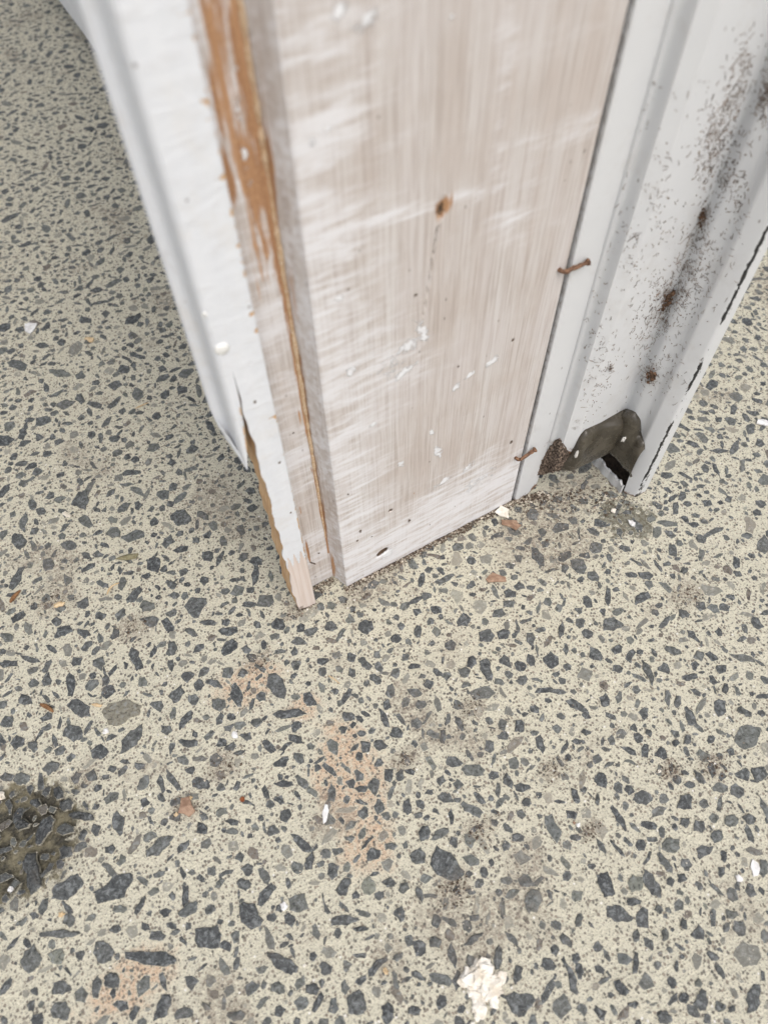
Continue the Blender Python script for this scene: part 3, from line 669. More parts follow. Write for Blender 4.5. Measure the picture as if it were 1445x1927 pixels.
def resample(poly, step):
    out = []
    for (a, b) in zip(poly[:-1], poly[1:]):
        L = math.hypot(b[0]-a[0], b[1]-a[1]); k = max(1, int(L/step))
        for i in range(k): out.append((a[0]+(b[0]-a[0])*i/k, a[1]+(b[1]-a[1])*i/k))
    out.append(poly[-1]); return np.array(out)
TP = resample(TRK, .0009)
def azim(x, y):
    u, v = proj((x, y, 0)); return (u-747)/(1855-v)
AZ = np.array([azim(*p) for p in TP])
GT = np.array([(1058, 872), (1075, 850), (1090, 820), (1099, 809), (1130, 795), (1165, 775), (1178, 768), (1195, 775), (1205, 790), (1206, 815), (1213, 838), (1213, 862)], float)
GB = np.array([(1050, 886), (1072, 881), (1100, 868), (1120, 855), (1143, 838), (1156, 858), (1170, 872), (1186, 888), (1190, 898)], float)
gaz = lambda P: (P[:, 0]-747)/(1855-P[:, 1])
GTA, GBA = gaz(GT), gaz(GB)
def goop_top(a): return np.interp(a, GTA, GT[:, 1])
def goop_bot(a): return np.interp(a, GBA, GB[:, 1])
iA = int(np.argmin(np.hypot(TP[:, 0]-.1951, TP[:, 1]+.0112))); iF = int(np.argmin(np.hypot(TP[:, 0]-.1953, TP[:, 1]+.0328))); i1 = int(np.argmin(np.hypot(TP[:, 0]-.1453, TP[:, 1]+.0011)))
rt = np.random.default_rng(21); jag = fbm(np.stack([np.arange(len(TP))*.2, np.zeros(len(TP))], 1), 1.3, 8)
TB = []
for i, (x, y) in enumerate(TP):
    if i <= i1:
        b = .0003 + max(0, (x-.1365)/.009)**1.5*.0055*(.6+.9*jag[i])
    elif i < iF:
        zb = height_at(x, y, goop_bot(AZ[i])); b = max(.004, zb+.0015)
        if x < .1570: b = max(.006, height_at(x, y, 868 - 20*jag[i]))
    else: b = .0004 + (.0012*jag[i] if x < .2000 else .0008)
    TB.append(b)
zt = np.concatenate([np.linspace(0, .40, 330), [.44, .6, 1.0, 1.5, JH]])
nz = len(zt)
V = []; A = []
FL = int(np.argmin(np.hypot(TP[:, 0]-.1994, TP[:, 1]+.0402)))
chip = []
for (ya, yb) in ((405, 625), (668, 745), (785, 905)):
    chip.append((height_at(.1994, -.0402, yb), height_at(.1994, -.0402, ya)))
# grime: (px, py, rx, ry, value) seen on the wall of the channel
GR = [(1378, 190, 26, 45, .55), (1345, 260, 30, 40, .6), (1330, 300, 22, 40, .5), (1368, 330, 20, 40, .5), (1400, 110, 20, 40, .45), (1325, 405, 14, 16, 1.), (1300, 500, 24, 40, .55), (1260, 560, 30, 36, .8), (1240, 600, 34, 34, .6),
      (1285, 540, 30, 40, .5), (1310, 450, 26, 34, .5), (1225, 700, 16, 20, .9), (1215, 640, 30, 60, .35), (1145, 690, 8, 7, .8), (1135, 660, 26, 70, .3), (1120, 720, 24, 60, .25), (1083, 800, 8, 16, .8), (1042, 838, 18, 16, .9),
      (1036, 800, 6, 9, .6), (1440, 180, 16, 40, .8), (1265, 690, 20, 40, .3), (1190, 480, 20, 60, .25), (1240, 400, 26, 80, .22), (1390, 380, 20, 60, .3), (1020, 900, 14, 20, .7), (1335, 500, 20, 60, .25)]
for i, (x, y) in enumerate(TP):
    zb = TB[i]
    for k, z in enumerate(zt):
        zc = zb + (zt[-1]-zb)*(z/zt[-1]); V.append((x, y, zc))
VA = np.array(V); 
cc = (VA - CAM) @ RC; UU = PW/2 + FPX*cc[:, 0]/-cc[:, 2]; VV = PH/2 - FPX*cc[:, 1]/-cc[:, 2]
vis = VA[:, 2] < .39
gri_shade = np.zeros(len(VA)); 
for (gx, gy, grx, gry, gv) in GR:
    # streaks follow the fall of the channel
    s = (gx-747)/(1855-gy); q = (UU - (gx + (gy-VV)*s))/grx; w = (VV-gy)/gry
    gri_shade = np.maximum(gri_shade, np.where(vis, np.clip(1.25-np.sqrt(q*q+w*w), 0, 1)*gv, 0))
gri_shade = np.where(VA[:, 0] < .12855, np.maximum(gri_shade, .7), gri_shade)  # flange's gap side: shade of the gap put into the colour
chp = np.zeros(len(VA)); rus = np.zeros(len(VA))
ii = np.repeat(np.arange(len(TP)), nz)
for (za, zb_) in chip:
    dz = np.minimum(VA[:, 2]-za, zb_-VA[:, 2]); near = np.abs(ii-FL)
    chp = np.maximum(chp, np.where(near <= 2, np.clip(.35+dz/.012, 0, 1)*np.array([.85, .48, .12])[np.minimum(near, 2)], 0))
chp = np.maximum(chp, np.where(np.abs(ii-FL-1) <= 2, np.where(VA[:, 2] < .03, .50, .36), 0))
tbr = np.array(TB)[ii]
rus = np.where(ii < iF, np.clip(1-(VA[:, 2]-tbr)/.006, 0, 1)*.6, np.clip(1-(VA[:, 2]-tbr)/.004, 0, 1)*.7)
rus = np.where((ii > i1-6) & (ii < iA-30), np.maximum(rus, np.clip(1-(VA[:, 2]-tbr)/.012, 0, 1)*.75), rus)
def mat_track():
    n = NT('grimy_white_steel'); v = n.pos; a = n.attr('m'); m = n.sep(a.outputs['Color'])
    pat = n.ss(n.noise(v, 170, 4, .65), .40, .62); m = [n.math('MULTIPLY', m[0], n.math('MULTIPLY_ADD', pat, .85, .25)), m[1], m[2]]
    c = n.mix(n.noise(v, 22, 4, .6), (.60, .615, .63), (.68, .69, .70))
    # webby grime: fine broken threads
    w1 = n.noise(v, 560, 5, .78, 1.2); 
    th = n.ss(n.math('ADD', n.math('MULTIPLY', m[0], .45), n.math('MULTIPLY', n.math('SUBTRACT', w1, .5), 2.6)), .47, .60)
    w2 = n.noise(v, 420, 4, .6, 2.0); thr = n.math('MULTIPLY', n.ss(n.math('ABSOLUTE', n.math('SUBTRACT', w2, .5)), .035, .012), n.ss(n.math('ADD', m[0], n.math('SUBTRACT', n.noise(v, 150, 4, .7), .5)), .22, .5))
    th = n.math('MULTIPLY', n.math('MAXIMUM', th, thr), n.ss(m[0], .02, .2))
    c = n.mix(n.math('MULTIPLY', n.ss(m[0], .1, 1.0), .18), c, (.42, .37, .32))
    c = n.mix(n.math('MULTIPLY', th, .55), c, n.mix(n.noise(v, 160, 3), (.12, .078, .052), (.26, .18, .12)))
    vo = n.vor(n.scl(v, (1, 1, .55)), 330); r = n.sep(vo.outputs['Color'])
    sp = n.math('MULTIPLY', n.math('LESS_THAN', r[0], n.math('MULTIPLY_ADD', m[0], .25, .07)), n.ss(vo.outputs['Distance'], .22, .10))
    c = n.mix(n.math('MULTIPLY', sp, n.math('MULTIPLY_ADD', r[1], .5, .25)), c, (.13, .10, .085))
    c = n.mix(n.ss(n.noise(v, 45, 5, .7), .52, .72, 0, .22), c, (.42, .39, .35))
    ru = n.math('MULTIPLY', n.ss(n.math('ADD', m[2], n.math('MULTIPLY', n.math('SUBTRACT', n.noise(v, 520, 5, .7), .5), 1.1)), .40, .62), n.ss(m[2], .02, .15))
    c = n.mix(ru, c, n.mix(n.noise(v, 420, 4), (.085, .050, .035), (.27, .15, .085)))
    cf = n.math('MULTIPLY', n.ss(n.math('ADD', m[1], n.math('MULTIPLY', n.math('SUBTRACT', n.noise(n.scl(v, (1, 1, .5)), 480, 4, .7), .5), 1.3)), .50, .56), n.ss(m[1], .05, .2))
    c = n.mix(cf, c, (.022, .022, .024))
    h = n.math('ADD', n.math('MULTIPLY', n.noise(v, 130, 3), .3), n.math('SUBTRACT', n.math('MULTIPLY', th, .6), n.math('MULTIPLY', cf, 1.0)))
    return n.done(c, n.math('MULTIPLY_ADD', th, .35, .36), n.bump(h, .0004, .7), .45)
M_TRACK = mat_track()
T0 = (.165, -.01, 0)
track = empty('steel_door_track', T0, label='grimy white painted steel door track rusted through at its foot', category='door track')
def to_track(vs): return [(p[0]-T0[0], p[1]-T0[1], p[2]-T0[2]) for p in vs]
F = [tuple(f) for f in grid_faces(len(TP), nz)]
tr = mesh_obj('channel', to_track(V), F, M_TRACK, track, attrs={'m': np.stack([gri_shade, chp, rus, np.zeros(len(VA))], 1)})
sm = tr.modifiers.new('sheet', 'SOLIDIFY'); sm.thickness = .0011; sm.offset = -1
tr.data.polygons.foreach_set('use_smooth', [True]*len(tr.data.polygons))
es = tr.modifiers.new('split', 'EDGE_SPLIT'); es.split_angle = math.radians(50)

# low remnant of the channel wall, still standing on the paving
rs_ = np.linspace(.0025, -.0322, 60); V = []; A = []
jg = fbm(np.stack([np.arange(60)*.25, np.zeros(60)], 1), 1.0, 14)
for i, y in enumerate(rs_):
    x = .1946 + .0004*math.sin(i*.4); t = .0080 + .004*(jg[i]-.5)
    for k in range(7): V.append((x + .0002*k/6, y, .0002 + t*k/6)); A.append((.25+.2*jg[i], 0, .36 if k > 4 else .15, 0))
rem = mesh_obj('remnant', to_track(V), grid_faces(60, 7), M_TRACK, track, attrs={'m': np.array(A)}, label='dirty low remnant of the rusted channel wall')
sm = rem.modifiers.new('sheet', 'SOLIDIFY'); sm.thickness = .0016; sm.offset = 1
# dirt floor of the hollow section, near-black to paint in the deep shade there
M_DIRT_SHADE = mat_simple('dark_dirt_shade', (.020, .014, .010), (.06, .042, .03), 320, .9, .0012)
V = []
for i in range(14):
    for j in range(26):
        x = .1965 + .0120*i/13; y = .016 - .052*j/25; V.append((x, y, .0012 + .0016*random.random() + .004*max(0, i-7)/6))
mesh_obj('dirt_shade_floor', to_track(V), grid_faces(14, 26, flip=True), M_DIRT_SHADE, track, smooth=True)

# grey filler smeared over the rusted foot
def mat_filler():
    n = NT('wet_grey_filler'); v = n.pos
    k = n.noise(v, 110, 5, .6); f = n.noise(v, 700, 4, .65)
    c = n.mix(n.ss(k, .35, .68), (.050, .043, .032), (.088, .077, .058))
    c = n.mix(n.ss(n.noise(v, 260, 5, .7), .58, .74, 0, .4), c, (.24, .22, .18))
    c = n.mix(n.ss(f, .62, .72, 0, .7), c, (.06, .052, .04))
    return n.done(c, n.math('MULTIPLY_ADD', k, .3, .12), n.bump(n.math('ADD', n.math('MULTIPLY', k, 2.0), f), .0003, .7), .5)
M_FILL = mat_filler()
sel = [i for i in range(len(TP)) if TP[i][0] > .1515 and AZ[i] > GTA[0]-.001 and i <= iF+1]
gx = TP[sel]; ga = AZ[sel]
# ease the plan line so that the filler bridges the sharp corners
sm_ = gx.copy()
for _ in range(10): sm_[1:-1] = (sm_[:-2] + sm_[2:])/2*.5 + sm_[1:-1]*.5
nrm = np.gradient(sm_, axis=0); nrm = np.stack([nrm[:, 1], -nrm[:, 0]], 1); nrm /= np.linalg.norm(nrm, axis=1)[:, None]
KZ = 20; V = []
for i in range(len(sel)):
    zt_ = height_at(gx[i][0], gx[i][1], goop_top(ga[i])); zb_ = height_at(gx[i][0], gx[i][1], goop_bot(ga[i]))
    zb_ = min(zb_, zt_-.004)
    for k in range(KZ):
        t = k/(KZ-1); z = zb_ + (zt_-zb_)*t
        th = (.0040 + .0035*math.exp(-((i-len(sel)*.52)/(len(sel)*.16))**2))*(max(0, 1-(2*t-1)**4))**.5*(.85+.12*math.sin(i*.16+1)+.10*math.sin(t*4+i*.09)) + .0004
        th *= min(1, (i+1)/6)
        p = sm_[i] + nrm[i]*(th + (.0008 if i > 3 else 0)); V.append((p[0], p[1], z))
n0 = len(V)
for i in range(len(sel)):
    for k in (0, KZ-1):
        p = gx[i] - nrm[i]*.0016; V.append((p[0], p[1], V[i*KZ+k][2]))
F = [tuple(f) for f in grid_faces(len(sel), KZ)]
for i in range(len(sel)-1):
    a, b = n0+2*i, n0+2*i+2
    F.append((i*KZ, a, b, (i+1)*KZ)); F.append((i*KZ+KZ-1, (i+1)*KZ+KZ-1, b+1, a+1)); F.append((a, a+1, b+1, b))
mesh_obj('filler_patch', to_track(V), F, M_FILL, track, smooth=True, label='shiny olive grey filler smeared over the rusted foot')
# white fleck stuck on the filler
M_FLECK = mat_simple('white_flake', (.62, .60, .56), (.78, .77, .74), 350, .55, .0004)
def flake(pts, thick, mat, name, parent=None, up=(0, 0, 1), curl=0.0, loc=None, **tags):
    """thin chip: outline points in 3-D, given thickness along 'up', centre slightly raised"""
    P_ = [np.array(p, float) for p in pts]; c = sum(P_)/len(P_); upv = np.array(up, float); N = len(P_)
    V = [p + upv*thick*.0 for p in P_] + [p*.97+c*.03 + upv*thick for p in P_] + [c + upv*(thick+curl)]
    F = [(i, (i+1) % N, N+(i+1) % N, N+i) for i in range(N)] + [(N+i, N+(i+1) % N, 2*N) for i in range(N)] + [tuple(range(N))[::-1]]
    o0 = loc if loc is not None else c
    return mesh_obj(name, [v-np.array(o0) for v in V], F, mat, parent, **tags) if parent is None else mesh_obj(name, [v-np.array(o0) for v in V], F, mat, parent, **tags)
def on_filler(x, y):
    a = (x-747)/(1855-y); i = int(np.argmin(np.abs(ga-a))); p = sm_[i] + nrm[i]*.0052; return np.array((p[0], p[1], height_at(p[0], p[1], y))), nrm[i]
c, nn = on_filler(1177, 826)
V, F = lump(c, .0022, 8, 2, (.7, .5, 1.2), .5, 2.4); mesh_obj('white_fleck', to_track(V), F, M_FLECK, track)
c, nn = on_filler(1074, 855); V, F = lump(c, .0024, 9, 2, (.35, .35, 1.5), .4, 2); mesh_obj('white_fleck', to_track(V), F, M_FLECK, track)

# rusty, hairy dirt where the flange has rotted
M_RUST = mat_simple('rusty_matted_dirt', (.045, .032, .026), (.34, .26, .20), 620, .95, .0016, lo=.40, hi=.66)
RI = [i for i in range(len(TP)) if i > i1-3 and TP[i][0] < .1655]
V = []; rr = np.random.default_rng(3)
zt_prof = lambda a: np.interp(a, [.268, .276, .284, .295, .310, .322, .335], [890, 862, 836, 824, 838, 852, 872])
zb_prof = lambda a: np.interp(a, [.268, .276, .284, .300, .320, .335], [905, 892, 893, 889, 884, 876])
for q, i in enumerate(RI):
    p0 = TP[i]; t = TP[min(i+1, len(TP)-1)] - TP[max(i-1, 0)]; t /= np.linalg.norm(t); nv = np.array([t[1], -t[0]])
    z1 = height_at(*p0, zt_prof(AZ[i])); z0 = max(.0015, height_at(*p0, zb_prof(AZ[i])))
    z0 = min(z0, z1-.002)
    for k in range(16):
        f = k/15; th = .0007*math.sin(math.pi*min(1, f*1.05+.02))**.5*(.35+1.0*rr.random()); p = p0 + nv*(.0003+th)
        V.append((p[0]+rr.normal()*.0003, p[1]+rr.normal()*.0003, z0+(z1-z0)*f + rr.normal()*.0004))
F = [tuple(f) for f in grid_faces(len(RI), 16)]
ru = mesh_obj('rusty_dirt', to_track(V), F, M_RUST, track, label='matted brown rust and dirt at the rotted corner')
sm = ru.modifiers.new('body', 'SOLIDIFY'); sm.thickness = .0012; sm.offset = -1

# --- two bent nails that pin the track to the post
M_NAIL = mat_simple('rusty_nail', (.09, .048, .032), (.28, .16, .098), 700, .85, .0006)
def nail(px0, px1, seed):
    a = np.array(bp(*px0)); YN = -.0036
    e = plane_hit(px1[0], px1[1], 1, YN); b = np.array([e[0], e[2]])
    r = .00105; rr = np.random.default_rng(seed)
    path = [(a[0], .004, a[1]), (a[0], -.0004, a[1]), (a[0]+.0006, -.0022, a[1]+.0001), (a[0]+.002, YN+.0006, a[1]+.0002)]
    for t in np.linspace(.2, 1, 7): path.append((a[0]+(b[0]-a[0])*t, YN + rr.normal()*.0001, a[1]+(b[1]-a[1])*t + .0004*math.sin(t*5)))
    rad = [r*rr.uniform(.85, 1.15) for _ in path]
    d = np.array(path[-1])-np.array(path[-2]); d /= np.linalg.norm(d)
    path += [tuple(np.array(path[-1])+d*.0002), tuple(np.array(path[-1])+d*.0012), tuple(np.array(path[-1])+d*.0017)]; rad += [r*1.5, r*1.75, r*1.2]
    V, F = tube(path, rad, 9); V = [tuple(np.array(v)+rr.normal(size=3)*.00009) for v in V]
    mesh_obj('nail', to_jamb(V), F, M_NAIL, jamb)
nail((1051, 507), (1103, 493), 1); nail((969, 861), (1004, 847), 2)

# ================================================================== the white wall running back behind the post
M_WALL = mat_simple('white_wall_paint', (.70, .715, .73), (.76, .77, .78), 90, .6, .0004)
WX, WZ = .062, .046
sec = [(WX, WZ+.004), (WX+.001, WZ+.0012), (WX+.004, WZ), (WX+.055, WZ), (WX+.058, WZ+.004)]
wall = empty('wall', (WX+.03, 1.4, WZ), label='white boarded wall running back behind the door post', category='wall')
zb = WZ; bn = 0
while zb < 2.35:
    hgt = .18
    pr = [(0, zb+.003), (.0012, zb+.0008), (.004, zb), (.058, zb), (.058, zb+hgt-.001), (.004, zb+hgt-.001)]
    V = []; 
    for yy in (.045, 3.2):
        for (dx, z) in pr: V.append((WX+dx-(WX+.03), yy-1.4, z-WZ))
    N = len(pr); F = [(i, (i+1) % N, N+(i+1) % N, N+i) for i in range(N)] + [tuple(range(N))[::-1], tuple(range(N, 2*N))]
    mesh_obj('board', V, F, M_WALL, wall); zb += hgt; bn += 1

# ================================================================== litter on the paving
M_BARK = mat_simple('brown_bark_flake', (.25, .155, .105), (.40, .275, .195), 260, .85, .0007)
M_TAN = mat_simple('tan_husk', (.50, .36, .20), (.66, .52, .34), 300, .8, .0005)
M_TWIG = mat_simple('brown_twig', (.13, .065, .03), (.30, .16, .075), 400, .85, .0005)
M_CHIP = mat_simple('white_chip', (.60, .59, .58), (.78, .78, .78), 300, .55, .0004)
M_FOAM = mat_simple('cream_foam', (.66, .60, .50), (.84, .81, .74), 180, .85, .0009)
M_SEED = mat_simple('red_brown_seed', (.16, .045, .015), (.30, .10, .035), 250, .35, .0003)
M_OLIVE = mat_simple('dry_olive_leaf', (.17, .15, .085), (.26, .24, .15), 300, .8, .0005)
GZ = .0004
def litter_flake(name, px, mat, label, cat, group=None, thick=.0008, curl=.0006, tilt=.0006, seed=0, n=11):
    """px: (x, y, length, width, tilt) in survey pixels -> an irregular flake lying on the paving"""
    x, y, L, Wd, ang = px; random.seed(seed); o2 = stone_outline(L, Wd, -math.radians(ang), n)
    pts = [gp(x+a, y+b) for a, b in o2]; c = sum(pts)/len(pts); pts = [np.array((p[0], p[1], GZ + abs(random.gauss(0, tilt)))) for p in pts]
    if np.cross((pts[1]-pts[0])[:2], (pts[2]-pts[1])[:2]) < 0: pts = pts[::-1]
    tags = dict(label=label, category=cat)
    if group: tags['group'] = group
    o = flake(pts, thick, mat, name, curl=curl, loc=(c[0], c[1], 0), **tags); o.location = (c[0], c[1], 0); return o
def litter_lump(name, px, mat, label, cat, squash=(1, 1, .7), seed=0, rough=.3, sub=2, group=None):
    x, y, d = px; c = gp(x, y); r = np.linalg.norm(gp(x+d/2, y)-c); V, F = lump((0, 0, r*squash[2]*.6), r*.7, seed, sub, squash, rough*1.8, 2.0)
    tags = dict(label=label, category=cat)
    if group: tags['group'] = group
    o = mesh_obj(name, V, F, mat, **tags); o.location = (c[0], c[1], GZ); return o
def litter_twig(name, px, mat, label, cat, r0, bend=.15, seed=0):
    x0, y0, x1, y1 = px; a, b = gp(x0, y0), gp(x1, y1); m = (a+b)/2; L = np.linalg.norm(b-a); d = (b-a)/L; nn = np.array((-d[1], d[0], 0))
    path = [a + (b-a)*t + nn*bend*L*math.sin(math.pi*t) + np.array((0, 0, r0+GZ)) - m for t in np.linspace(0, 1, 9)]
    V, F = tube(path, [r0*k for k in (.5, .8, 1, 1.05, 1, .95, .85, .7, .4)], 7)
    o = mesh_obj(name, V, F, mat, label=label, category=cat); o.location = tuple(m); return o

litter_flake('bark_flake', (960, 988, 46, 17, -20), M_BARK, 'curled brown bark flake below the foot of the track flange', 'bark', seed=1, curl=.0016, tilt=.0012)
litter_flake('bark_flake', (930, 1091, 42, 20, -8), M_BARK, 'flat oval brown bark flake in front of the post', 'bark', seed=2)
litter_flake('bark_flake', (352, 1520, 36, 44, 0), M_BARK, 'squarish brown bark flake with tan crumbs around it', 'bark', seed=3, curl=.001)
litter_flake('cream_scrap', (945, 966, 30, 22, -20), M_FOAM, 'pale cream scrap beside the curled bark flake', 'scrap', seed=4)
litter_lump('crumb', (360, 1502, 10), M_TAN, 'tan crumb on the upper edge of the squarish bark flake', 'crumb', seed=5)
litter_lump('crumb', (333, 1533, 9), M_TAN, 'tan crumb left of the squarish bark flake', 'crumb', seed=6)
litter_lump('seed', (457, 1505, 15), M_SEED, 'round glossy red-brown seed on the paving', 'seed', (1, 1, .9), 7, .08)
litter_twig('twig', (79, 1327, 103, 1341), M_TWIG, 'short thick brown twig near the left edge', 'twig', .0013, .05)
litter_twig('twig', (22, 1136, 41, 1113), M_TWIG, 'dark brown twig at the far left above the dark chips', 'twig', .0013, .05)
litter_twig('stalk', (203, 1120, 226, 1098), M_TAN, 'thin curved tan stalk on the paving left of the post', 'stalk', .0006, .2)
litter_twig('stalk', (256, 770, 281, 759), M_TAN, 'thin straight straw further back left of the post', 'stalk', .0005, .03)
litter_twig('stalk', (618, 1272, 640, 1288), M_TAN, 'thin pale straw in front of the post foot', 'stalk', .0004, .03)
litter_flake('dry_leaf', (243, 1050, 46, 12, 12), M_OLIVE, 'narrow olive dry leaf left of the post', 'leaf', seed=8, curl=.0012)
litter_flake('husk', (185, 1328, 20, 7, -5), M_TAN, 'small tan husk beside the large pale stone', 'husk', seed=9, curl=.001)
litter_flake('husk', (113, 1140, 26, 9, 20), M_TAN, 'tan husk on the brown lump of dirt', 'husk', seed=10, curl=.001)
litter_flake('husk', (127, 970, 20, 8, -25), M_FOAM, 'cream husk left of the post further back', 'husk', seed=11, curl=.001)
litter_flake('husk', (170, 642, 22, 8, -5), M_TAN, 'tan husk far back left of the post', 'husk', seed=12, curl=.001)
litter_flake('shell_chip', (60, 617, 26, 20, 30), M_CHIP, 'whitish triangular chip far back at the left', 'chip', seed=13)
litter_lump('white_chip', (443, 1385, 19), M_CHIP, 'white oval chip between dark stones, largest of the small white chips', 'chip', (.8, 1.15, .5), 14, .15)
litter_lump('white_chip', (200, 1377, 15), M_CHIP, 'white chip touching the large pale greenish stone', 'chip', (1.1, .8, .5), 15, .35)
litter_lump('white_chip', (22, 1673, 14), M_CHIP, 'white chip just below the wet patch', 'chip', (1, 1, .6), 16, .25)
litter_lump('white_chip', (1388, 1652, 18), M_CHIP, 'white chip near the right edge of the paving', 'chip', (.9, 1.1, .5), 17, .25)
litter_lump('white_chip', (1087, 1553, 11), M_CHIP, 'tiny white chip right of centre beside a brown crumb', 'chip', (1.1, .8, .5), 18, .25)
litter_lump('crumb', (1079, 1549, 7), M_BARK, 'brown crumb touching a tiny white chip', 'crumb', seed=19)
litter_lump('white_chip', (535, 1706, 18), M_CHIP, 'white chip against a dark stone at lower centre', 'chip', (.9, 1.1, .4), 20, .3)
litter_lump('white_chip', (1153, 962, 15), M_FOAM, 'cream chip on the mossy spill in front of the track', 'chip', (1, .8, .5), 21, .3)
litter_flake('paint_flake', (1189, 987, 20, 11, -35), M_CHIP, 'white paint flake on the mossy spill in front of the track', 'paint flake', seed=22)
litter_flake('paint_smear', (612, 1532, 46, 13, 80), M_CHIP, 'white paint smear on the paving in lower centre', 'paint smear', seed=23, thick=.0003, curl=.0001, tilt=.0001)
litter_flake('paint_flake', (1420, 1635, 20, 34, 10), M_CHIP, 'faint white paint flake by the right edge', 'paint flake', seed=24, thick=.0003, curl=.0001, tilt=.0001)
litter_flake('paint_flake', (1434, 797, 26, 10, -10), M_CHIP, 'white paint flake at the right edge beyond the track', 'paint flake', seed=25)
litter_lump('crumb', (4, 1499, 24), M_FOAM, 'cream crumb in the wet patch at the left edge', 'crumb', (1, .9, .7), 26, .3)
litter_lump('crumb', (726, 1828, 16), M_TAN, 'orange tan crumb by a long dark stone at lower centre', 'crumb', (.8, 1, .6), 27, .3)
litter_lump('crumb', (1240, 1452, 9), M_FOAM, 'cream crumb among dark stones at middle right', 'crumb', (1, .8, .5), 28, .3)
litter_lump('crumb', (574, 1817, 10), M_FOAM, 'cream crumb against a long dark stone at the bottom', 'crumb', (1, .8, .5), 29, .3)
litter_lump('crumb', (117, 1200+521, 14), M_TAN, 'tan crumb below the big grey stones at lower left', 'crumb', (1, .8, .5), 30, .4)

# crumbling cream foam lump at the bottom edge
c = gp(905, 1860); random.seed(5); rr = np.random.default_rng(40); V, F = [], []
for k in range(80):
    px = rr.normal(905, 12), rr.normal(1853, 16); p = gp(*px)-c; r = rr.uniform(.0008, .0034); v, f = lump((p[0], p[1], r*.2+rr.uniform(0, .0014)), r, 100+k, 2, (1, 1, .45), .7, 2.6)
    F += [tuple(i+len(V) for i in q) for q in f]; V += v
for k in range(7):
    p = gp(895+rr.normal()*4, 1890+k*6)-c; v, f = lump((p[0], p[1], .0008), .0011, 200+k, 1, (1, 1, .7), .4, 2); F += [tuple(i+len(V) for i in q) for q in f]; V += v
o = mesh_obj('foam_lump', V, F, M_FOAM, label='crumbly cream foam lump at the bottom edge of the paving', category='foam lump'); o.location = tuple(c)

# clumps of old cobweb and dirt caught in the channel
M_WEB = mat_simple('cobweb_dirt', (.055, .034, .022), (.20, .12, .075), 500, .95, .0008)
def web_clump(x, y, dpx, seed, label, strands=14):
    a = (x-747)/(1855-y); cand = [i for i in range(i1, FL) ]; i = min(cand, key=lambda q: abs(AZ[q]-a)); p0 = TP[i]
    t = TP[i+1]-TP[i-1]; t /= np.linalg.norm(t); nv = np.array([t[1], -t[0]]); z = height_at(*p0, y)
    c = np.array((p0[0]+nv[0]*.0012, p0[1]+nv[1]*.0012, z)); k = .0004*dpx/2*.6; rr = np.random.default_rng(seed); V, F = [], []
    tv = np.array((t[0], t[1], 0)); n3 = np.array((nv[0], nv[1], 0))
    def add(v, f):
        nonlocal V, F
        F += [tuple(i+len(V) for i in q) for q in f]; V += [tuple(np.array(p)) for p in v]
    for q in range(26):
        o_ = tv*rr.normal()*k*.42 + np.array((0, 0, 1))*rr.normal()*k*.75 + n3*rr.random()*.0006
        add(*lump(o_, k*rr.uniform(.07, .24), seed*10+q, 1, (1, 1, 1.3), .8, 2.5))
    for q in range(strands):
        d = tv*rr.normal() + np.array((0, 0, 1))*rr.normal()*1.4; d /= np.linalg.norm(d); L = k*rr.uniform(.8, 2.6); b = np.cross(d, n3)*rr.normal()*.35
        pth = [d*L*s + b*L*s*s + n3*(.0002+.0006*math.sin(s*3)) for s in np.linspace(.1, 1, 6)]
        add(*tube(pth, [.00013*(1.2-s) for s in np.linspace(0, 1, 6)], 4))
    o = mesh_obj('cobweb_clump', V, F, M_WEB, label=label, category='dirt'); o.location = tuple(c)
web_clump(1226, 706, 34, 1, 'dark cobweb clump low in the channel above the grey filler')
web_clump(1256, 562, 40, 2, 'matted brown cobweb clump halfway up the channel corner', 26)
web_clump(1325, 404, 24, 3, 'small round brown cobweb clump higher in the channel corner', 12)
web_clump(1145, 692, 9, 4, 'tiny dark speck of dirt on the flat of the track', 3)

# ================================================================== grit swept against the feet, doubling as contact shadow: nobody could count it
def grit(name, pts, sizes, mat, label):
    base = np.array([(1, 0, 0), (0, 1, 0), (-1, 0, 0), (0, -1, 0), (0, 0, 1), (0, 0, -1)], float); fc = [(0, 1, 4), (1, 2, 4), (2, 3, 4), (3, 0, 4), (1, 0, 5), (2, 1, 5), (3, 2, 5), (0, 3, 5)]
    V, F = [], []
    for p, r in zip(pts, sizes):
        k = len(V); q = base*r*rng.uniform(.45, 1.35, (6, 1)); th = rng.random()*6.28; c, s_ = math.cos(th), math.sin(th); tl = rng.uniform(.5, 1.0)
        for b in q: V.append((p[0]+b[0]*c-b[1]*s_*tl, p[1]+b[0]*s_+b[1]*c*tl, GZ + r*.35 + b[2]*.7))
        F += [tuple(k+i for i in f) for f in fc]
    mesh_obj(name, V, F, mat, label=label, category='grit', kind='stuff')
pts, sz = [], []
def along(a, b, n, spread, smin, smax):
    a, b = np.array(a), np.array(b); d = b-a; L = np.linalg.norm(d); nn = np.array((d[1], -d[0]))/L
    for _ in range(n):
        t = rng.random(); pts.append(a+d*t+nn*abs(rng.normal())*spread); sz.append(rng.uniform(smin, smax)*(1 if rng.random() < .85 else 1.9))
along((-.002, -.0002), (.128, -.0002), 2600, .0020, .00018, .00065); along((-.022, -.0004), (-.034, -.0004), 120, .002, .0002, .0006); along((-.018, .0105), (-.004, .0105), 260, .0025, .0002, .0006)  # thickened along the post's foot to stand in for contact shadow
along((.129, -.001), (.150, -.004), 500, .005, .0002, .0008); along((.150, -.006), (.200, -.030), 500, .012, .0002, .0008)
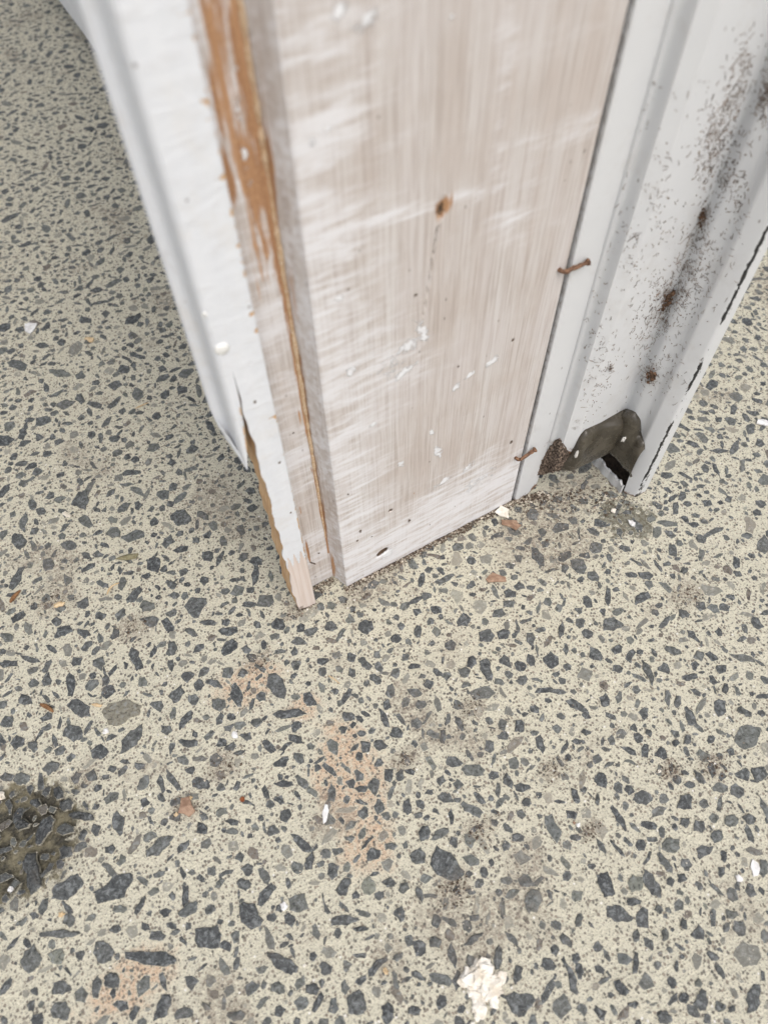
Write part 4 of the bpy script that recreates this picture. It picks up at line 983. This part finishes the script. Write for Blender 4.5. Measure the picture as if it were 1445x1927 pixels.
for x, y, rx_, ry_ in STAINS[3]:
    c = gp(x, y); r = px_r(x, y, rx_, ry_)
    for _ in range(95): pts.append((c[0]+rng.normal()*r[0]*.45, c[1]+rng.normal()*r[1]*.45)); sz.append(rng.uniform(.0002, .0007)*(1 if rng.random() < .9 else 1.8))
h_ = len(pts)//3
grit('dark_grit_shade', pts[::3]+pts[1::3], sz[::3]+sz[1::3], mat_simple('dark_grit_shade', (.05, .038, .03), (.15, .11, .08), 900, .95, .0002), 'dark brown grit and crumbs in the paving hollows and as contact shade at the feet')
grit('pale_grit', pts[2::3] + [tuple(gp(rng.uniform(0, 1445), rng.uniform(900, 1927))[:2]) for _ in range(900)], sz[2::3] + list(rng.uniform(.0002, .0006, 900)), mat_simple('pale_grit', (.30, .24, .18), (.70, .64, .54), 700, .9, .0002, lo=.42, hi=.58), 'pale sand grains scattered over the paving')

# fine cobweb threads and crumbs of dirt caught along the corner of the channel
V, F = [], []; rw = np.random.default_rng(77)
GRW = [g for g in GR if g[0] > 1110]; wts = np.array([g[2]*g[3]*g[4]**1.5 for g in GRW]); wts /= wts.sum()
nrmT = np.gradient(TP, axis=0); nrmT = np.stack([nrmT[:, 1], -nrmT[:, 0]], 1); nrmT /= np.linalg.norm(nrmT, axis=1)[:, None]
for _ in range(2300):
    g = GRW[rw.choice(len(GRW), p=wts)]; px, py = g[0]+rw.normal()*g[2]*.62, g[1]+rw.normal()*g[3]*.8
    if rw.random() < .12: px, py = rw.uniform(1090, 1400), rw.uniform(150, 800)
    a = (px-747)/(1855-py); c_ = np.arange(i1+4, FL); i = int(c_[np.argmin(np.abs(AZ[c_]-a))])
    if abs(AZ[i]-a) > .01: continue
    z = height_at(*TP[i], py)
    if z < .03 or z > .38: continue
    n3 = np.array((nrmT[i][0], nrmT[i][1], 0)); t3 = np.array((-nrmT[i][1], nrmT[i][0], 0)); p = np.array((TP[i][0], TP[i][1], z)) + n3*.00012
    if rw.random() < .62:
        d = t3*rw.normal()*.7 + np.array((0, 0, 1))*rw.normal(); d /= np.linalg.norm(d); L = rw.uniform(.0006, .0030); b = np.cross(d, n3)*rw.normal()*.5
        v, f = tube([p + d*L*q + b*L*q*q + n3*.0002*math.sin(q*3) for q in (0, .35, .7, 1)], [.00009, .00012, .0001, .00006], 3)
    else:
        r = rw.uniform(.00012, .00042); base = np.array([(1, 0, 0), (0, 1, 0), (-1, 0, 0), (0, -1, 0), (0, 0, 1), (0, 0, -1)], float)*r*rw.uniform(.5, 1.5, (6, 1))
        v = [p + q for q in base]; f = [(0, 1, 4), (1, 2, 4), (2, 3, 4), (3, 0, 4), (1, 0, 5), (2, 1, 5), (3, 2, 5), (0, 3, 5)]
    F += [tuple(q+len(V) for q in ff) for ff in f]; V += [tuple(q) for q in v]
mesh_obj('cobwebs', V, F, mat_simple('cobweb_threads', (.075, .05, .036), (.24, .16, .11), 250, .95, .0001), label='fine brown cobweb threads and dirt specks along the channel corner', category='cobwebs', kind='stuff')
